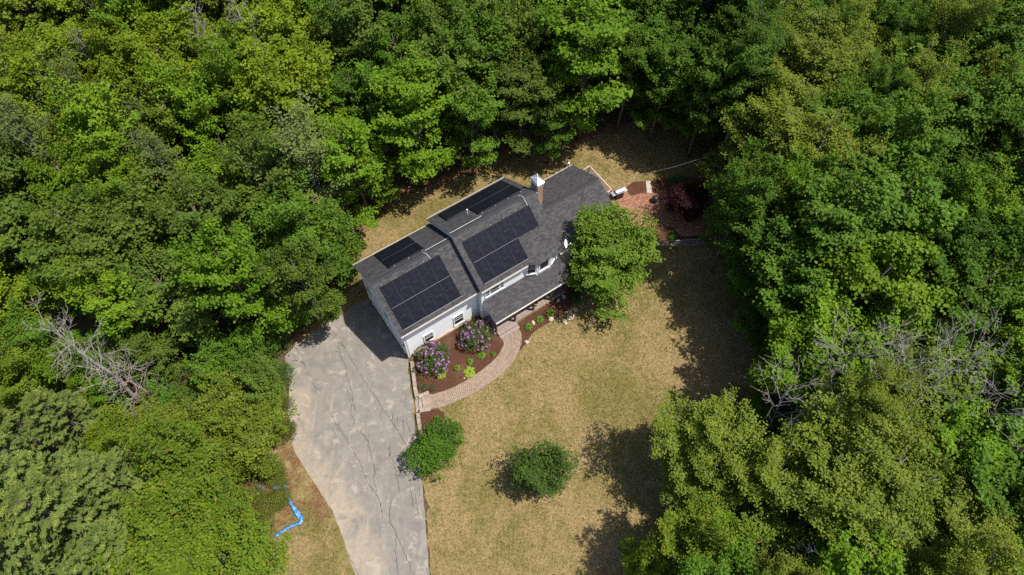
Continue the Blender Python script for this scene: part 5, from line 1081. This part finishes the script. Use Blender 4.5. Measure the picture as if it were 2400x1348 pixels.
# blue tarp strip lying along the edge of the thicket
def tarp():
    Z8 = lambda L: [(560 + a / 6.74, 1080 + b / 6.74) for a, b in L]; L = spline(PX(Z8([(560, 1190), (700, 1100), (850, 1020), (945, 985), (985, 930), (930, 850), (870, 760), (800, 640), (760, 540), (715, 400), (670, 290)]), .12), 90)
    d = np.gradient(L, axis=0); nr = unit(np.stack([-d[:, 1], d[:, 0]], 1)); V = []; F = []; m = 6; rg = np.random.default_rng(5)
    for i in range(len(L)):
        w = .11 + .10 * math.exp(-((i - 42) / 8) ** 2) + .03 * math.sin(i * .9) + rg.normal() * .015
        for j in range(m): f = j / (m - 1) - .5; p = L[i] + nr[i] * f * 2 * w; V.append((p[0], p[1], .03 + .13 * (1 - 4 * f * f) * (.7 + .4 * math.sin(i * .7 + j)) + rg.normal() * .018))
    for i in range(len(L) - 1):
        for j in range(m - 1): a = i * m + j; F.append((a, a + 1, a + m + 1, a + m))
    bm = bmesh.new(); me = tri_mesh('tarp', V, F); me.materials.append(M['tarp']); o = link('tarp', me); md = o.modifiers.new('thick', 'SOLIDIFY'); md.thickness = .012
    tag(o, 'crumpled bright blue tarp strip bent in an L at the thicket edge', 'tarp')
    for k, (a, b, r_, lab) in enumerate([(600, 410, .30, 'crumpled blue tarp scrap showing through the leaves, nearest the drive'), (425, 670, .24, 'small crumpled blue tarp scrap deepest in the thicket'), (345, 430, .2, 'smallest blue tarp scrap farthest up in the thicket')]):
        p = PX(Z8([(a, b)]), .3)[0]; V = []; F = []; n = 7
        for i in range(n):
            for j in range(n): V.append(((i / (n - 1) - .5) * 2 * r_ + rg.normal() * .02, (j / (n - 1) - .5) * 1.3 * r_ + rg.normal() * .02, .05 + abs(rg.normal()) * .07))
        for i in range(n - 1):
            for j in range(n - 1): q = i * n + j; F.append((q, q + n, q + n + 1, q + 1))
        me = tri_mesh('tarp', V, F); me.materials.append(M['tarp']); o = link('tarp', me); o.location = (p[0], p[1], .25); o.rotation_euler = (0, 0, rg.random() * 3); md = o.modifiers.new('thick', 'SOLIDIFY'); md.thickness = .012; tag(o, lab, 'tarp', 'blue tarp scraps')
tarp()
# bare dead trees
def DT(px, py, z=0): return G(px, py, z)[:2]
dead_tree('dead_tree', 'tall grey dead trunk leaning across the left woods with twiggy branches', DT(350, 948), 14.5, (-.6, .3), 1, .17, .18, 28, .8, 3.0)
dead_tree('dead_tree', 'shorter grey dead tree with long bare limbs beside the fallen looking trunk', DT(385, 955), 6.5, (-.8, .5), 2, .15, .4, 12, .8, 3.2)
dead_tree('dead_tree', 'leafless grey tree fanning out above the lower right birches', DT(2085, 900, 11), 14.5, (.3, -.3), 3, .13, .55, 19, .60, 5.6)
dead_tree('dead_tree', 'leafless forked tree with white limbs left of the grey fan of branches', DT(1985, 880, 11), 14.5, (-.5, .4), 4, .12, .55, 13, .50, 5.2)
dead_tree('dead_tree', 'leafless spindly tree right of the grey fan of branches', DT(2200, 890, 11), 14.5, (.9, .4), 5, .12, .55, 14, .55, 5.2)
dead_tree('dead_tree', 'farthest right bare tree of the dead cluster', DT(2275, 985, 10), 13.0, (1.0, .2), 6, .10, .52, 9, .60, 4.4)
dead_tree('dead_tree', 'bare tree nearest the lawn in the dead cluster', DT(1865, 950, 10), 13.0, (-1.2, .4), 16, .10, .5, 11, .6, 4.2)
dead_tree('dead_tree', 'bare bleached tree at the bottom edge right of the lawn', DT(1750, 1310, 6), 8.0, (-.6, .3), 7, .12, .4, 15, .6, 2.8)
dead_tree('dead_tree', 'bare pale crown at the bottom edge among the birches', DT(1870, 1330, 7), 9.5, (.1, .1), 8, .12, .45, 14, .55, 2.8)
dead_tree('dead_tree', 'bare pale snag at the bottom edge right of the other bare crowns', DT(1985, 1345, 7.5), 10.0, (.4, 0), 17, .12, .5, 12, .5, 2.6)
dead_tree('dead_tree', 'pale dead pole at the upper left edge of the photo', DT(330, 200), 15.5, (-.5, .5), 9, .17, .55, 7, .45, 2.0)
dead_tree('dead_tree', 'pale dead tree with upright prongs at the top left', DT(400, 190), 15.5, (.2, .4), 10, .17, .6, 10, .35, 3.0)
dead_tree('dead_tree', 'broad half dead tree with bleached twigs at the top of the left woods', DT(690, 330), 17.5, (-.8, .6), 11, .19, .45, 22, .7, 3.4)
dead_tree('dead_tree', 'bleached twiggy snag left of the broad half dead tree', DT(600, 330), 16.5, (-.4, .4), 12, .15, .5, 14, .65, 2.6)
dead_tree('dead_tree', 'thin dead sapling among the yellow green maples of the left woods', DT(370, 360), 15.0, (-.4, .2), 13, .12, .6, 9, .5, 2.0)
dead_tree('dead_tree', 'pale dead limb tree poking from the woods behind the main roof', DT(1165, 330), 11.5, (-1.0, .2), 14, .12, .65, 7, .6, 1.8)
# undergrowth: woodland floor plants, uncountable
def undergrowth():
    rg = np.random.default_rng(77); n = 5200; px = rg.uniform(-150, 2550, n); py = rg.uniform(-300, 1480, n); P0 = np.array([G(a, b)[:2] for a, b in zip(px, py)])
    k = ~in_poly(P0[:, 0], P0[:, 1], lawn_poly) & ~in_poly(P0[:, 0], P0[:, 1], drive_poly) & ~in_poly(P0[:, 0], P0[:, 1], PX(VERGE_PX)); k &= (P0[:, 1] < 85)
    P0 = P0[k]; m = 22; n = len(P0); rad = .35 + .5 * rg.random(n); hh = .25 + 1.3 * rg.random(n) ** 2
    q = rg.normal(size=(n, m, 3)) * np.stack([rad, rad, hh * .35], 1)[:, None] * .6; c = np.column_stack([P0, HGT(P0[:, 0], P0[:, 1]) + hh * .6]); P = (c[:, None] + q).reshape(-1, 3); zf = HGT(P[:, 0], P[:, 1]); P[:, 2] = np.maximum(P[:, 2], zf + .03)
    o = link('undergrowth', leaf_mesh('undergrowth', P, np.array([0, 0, 1.]) + rg.normal(size=P.shape) * .45, .2 * (.7 + .6 * rg.random(len(P))), .15, rg)); o.color = (.05, .105, .016, 1); tag(o, 'low green undergrowth scattered over the shaded woodland floor', 'undergrowth', kind='stuff')
undergrowth()
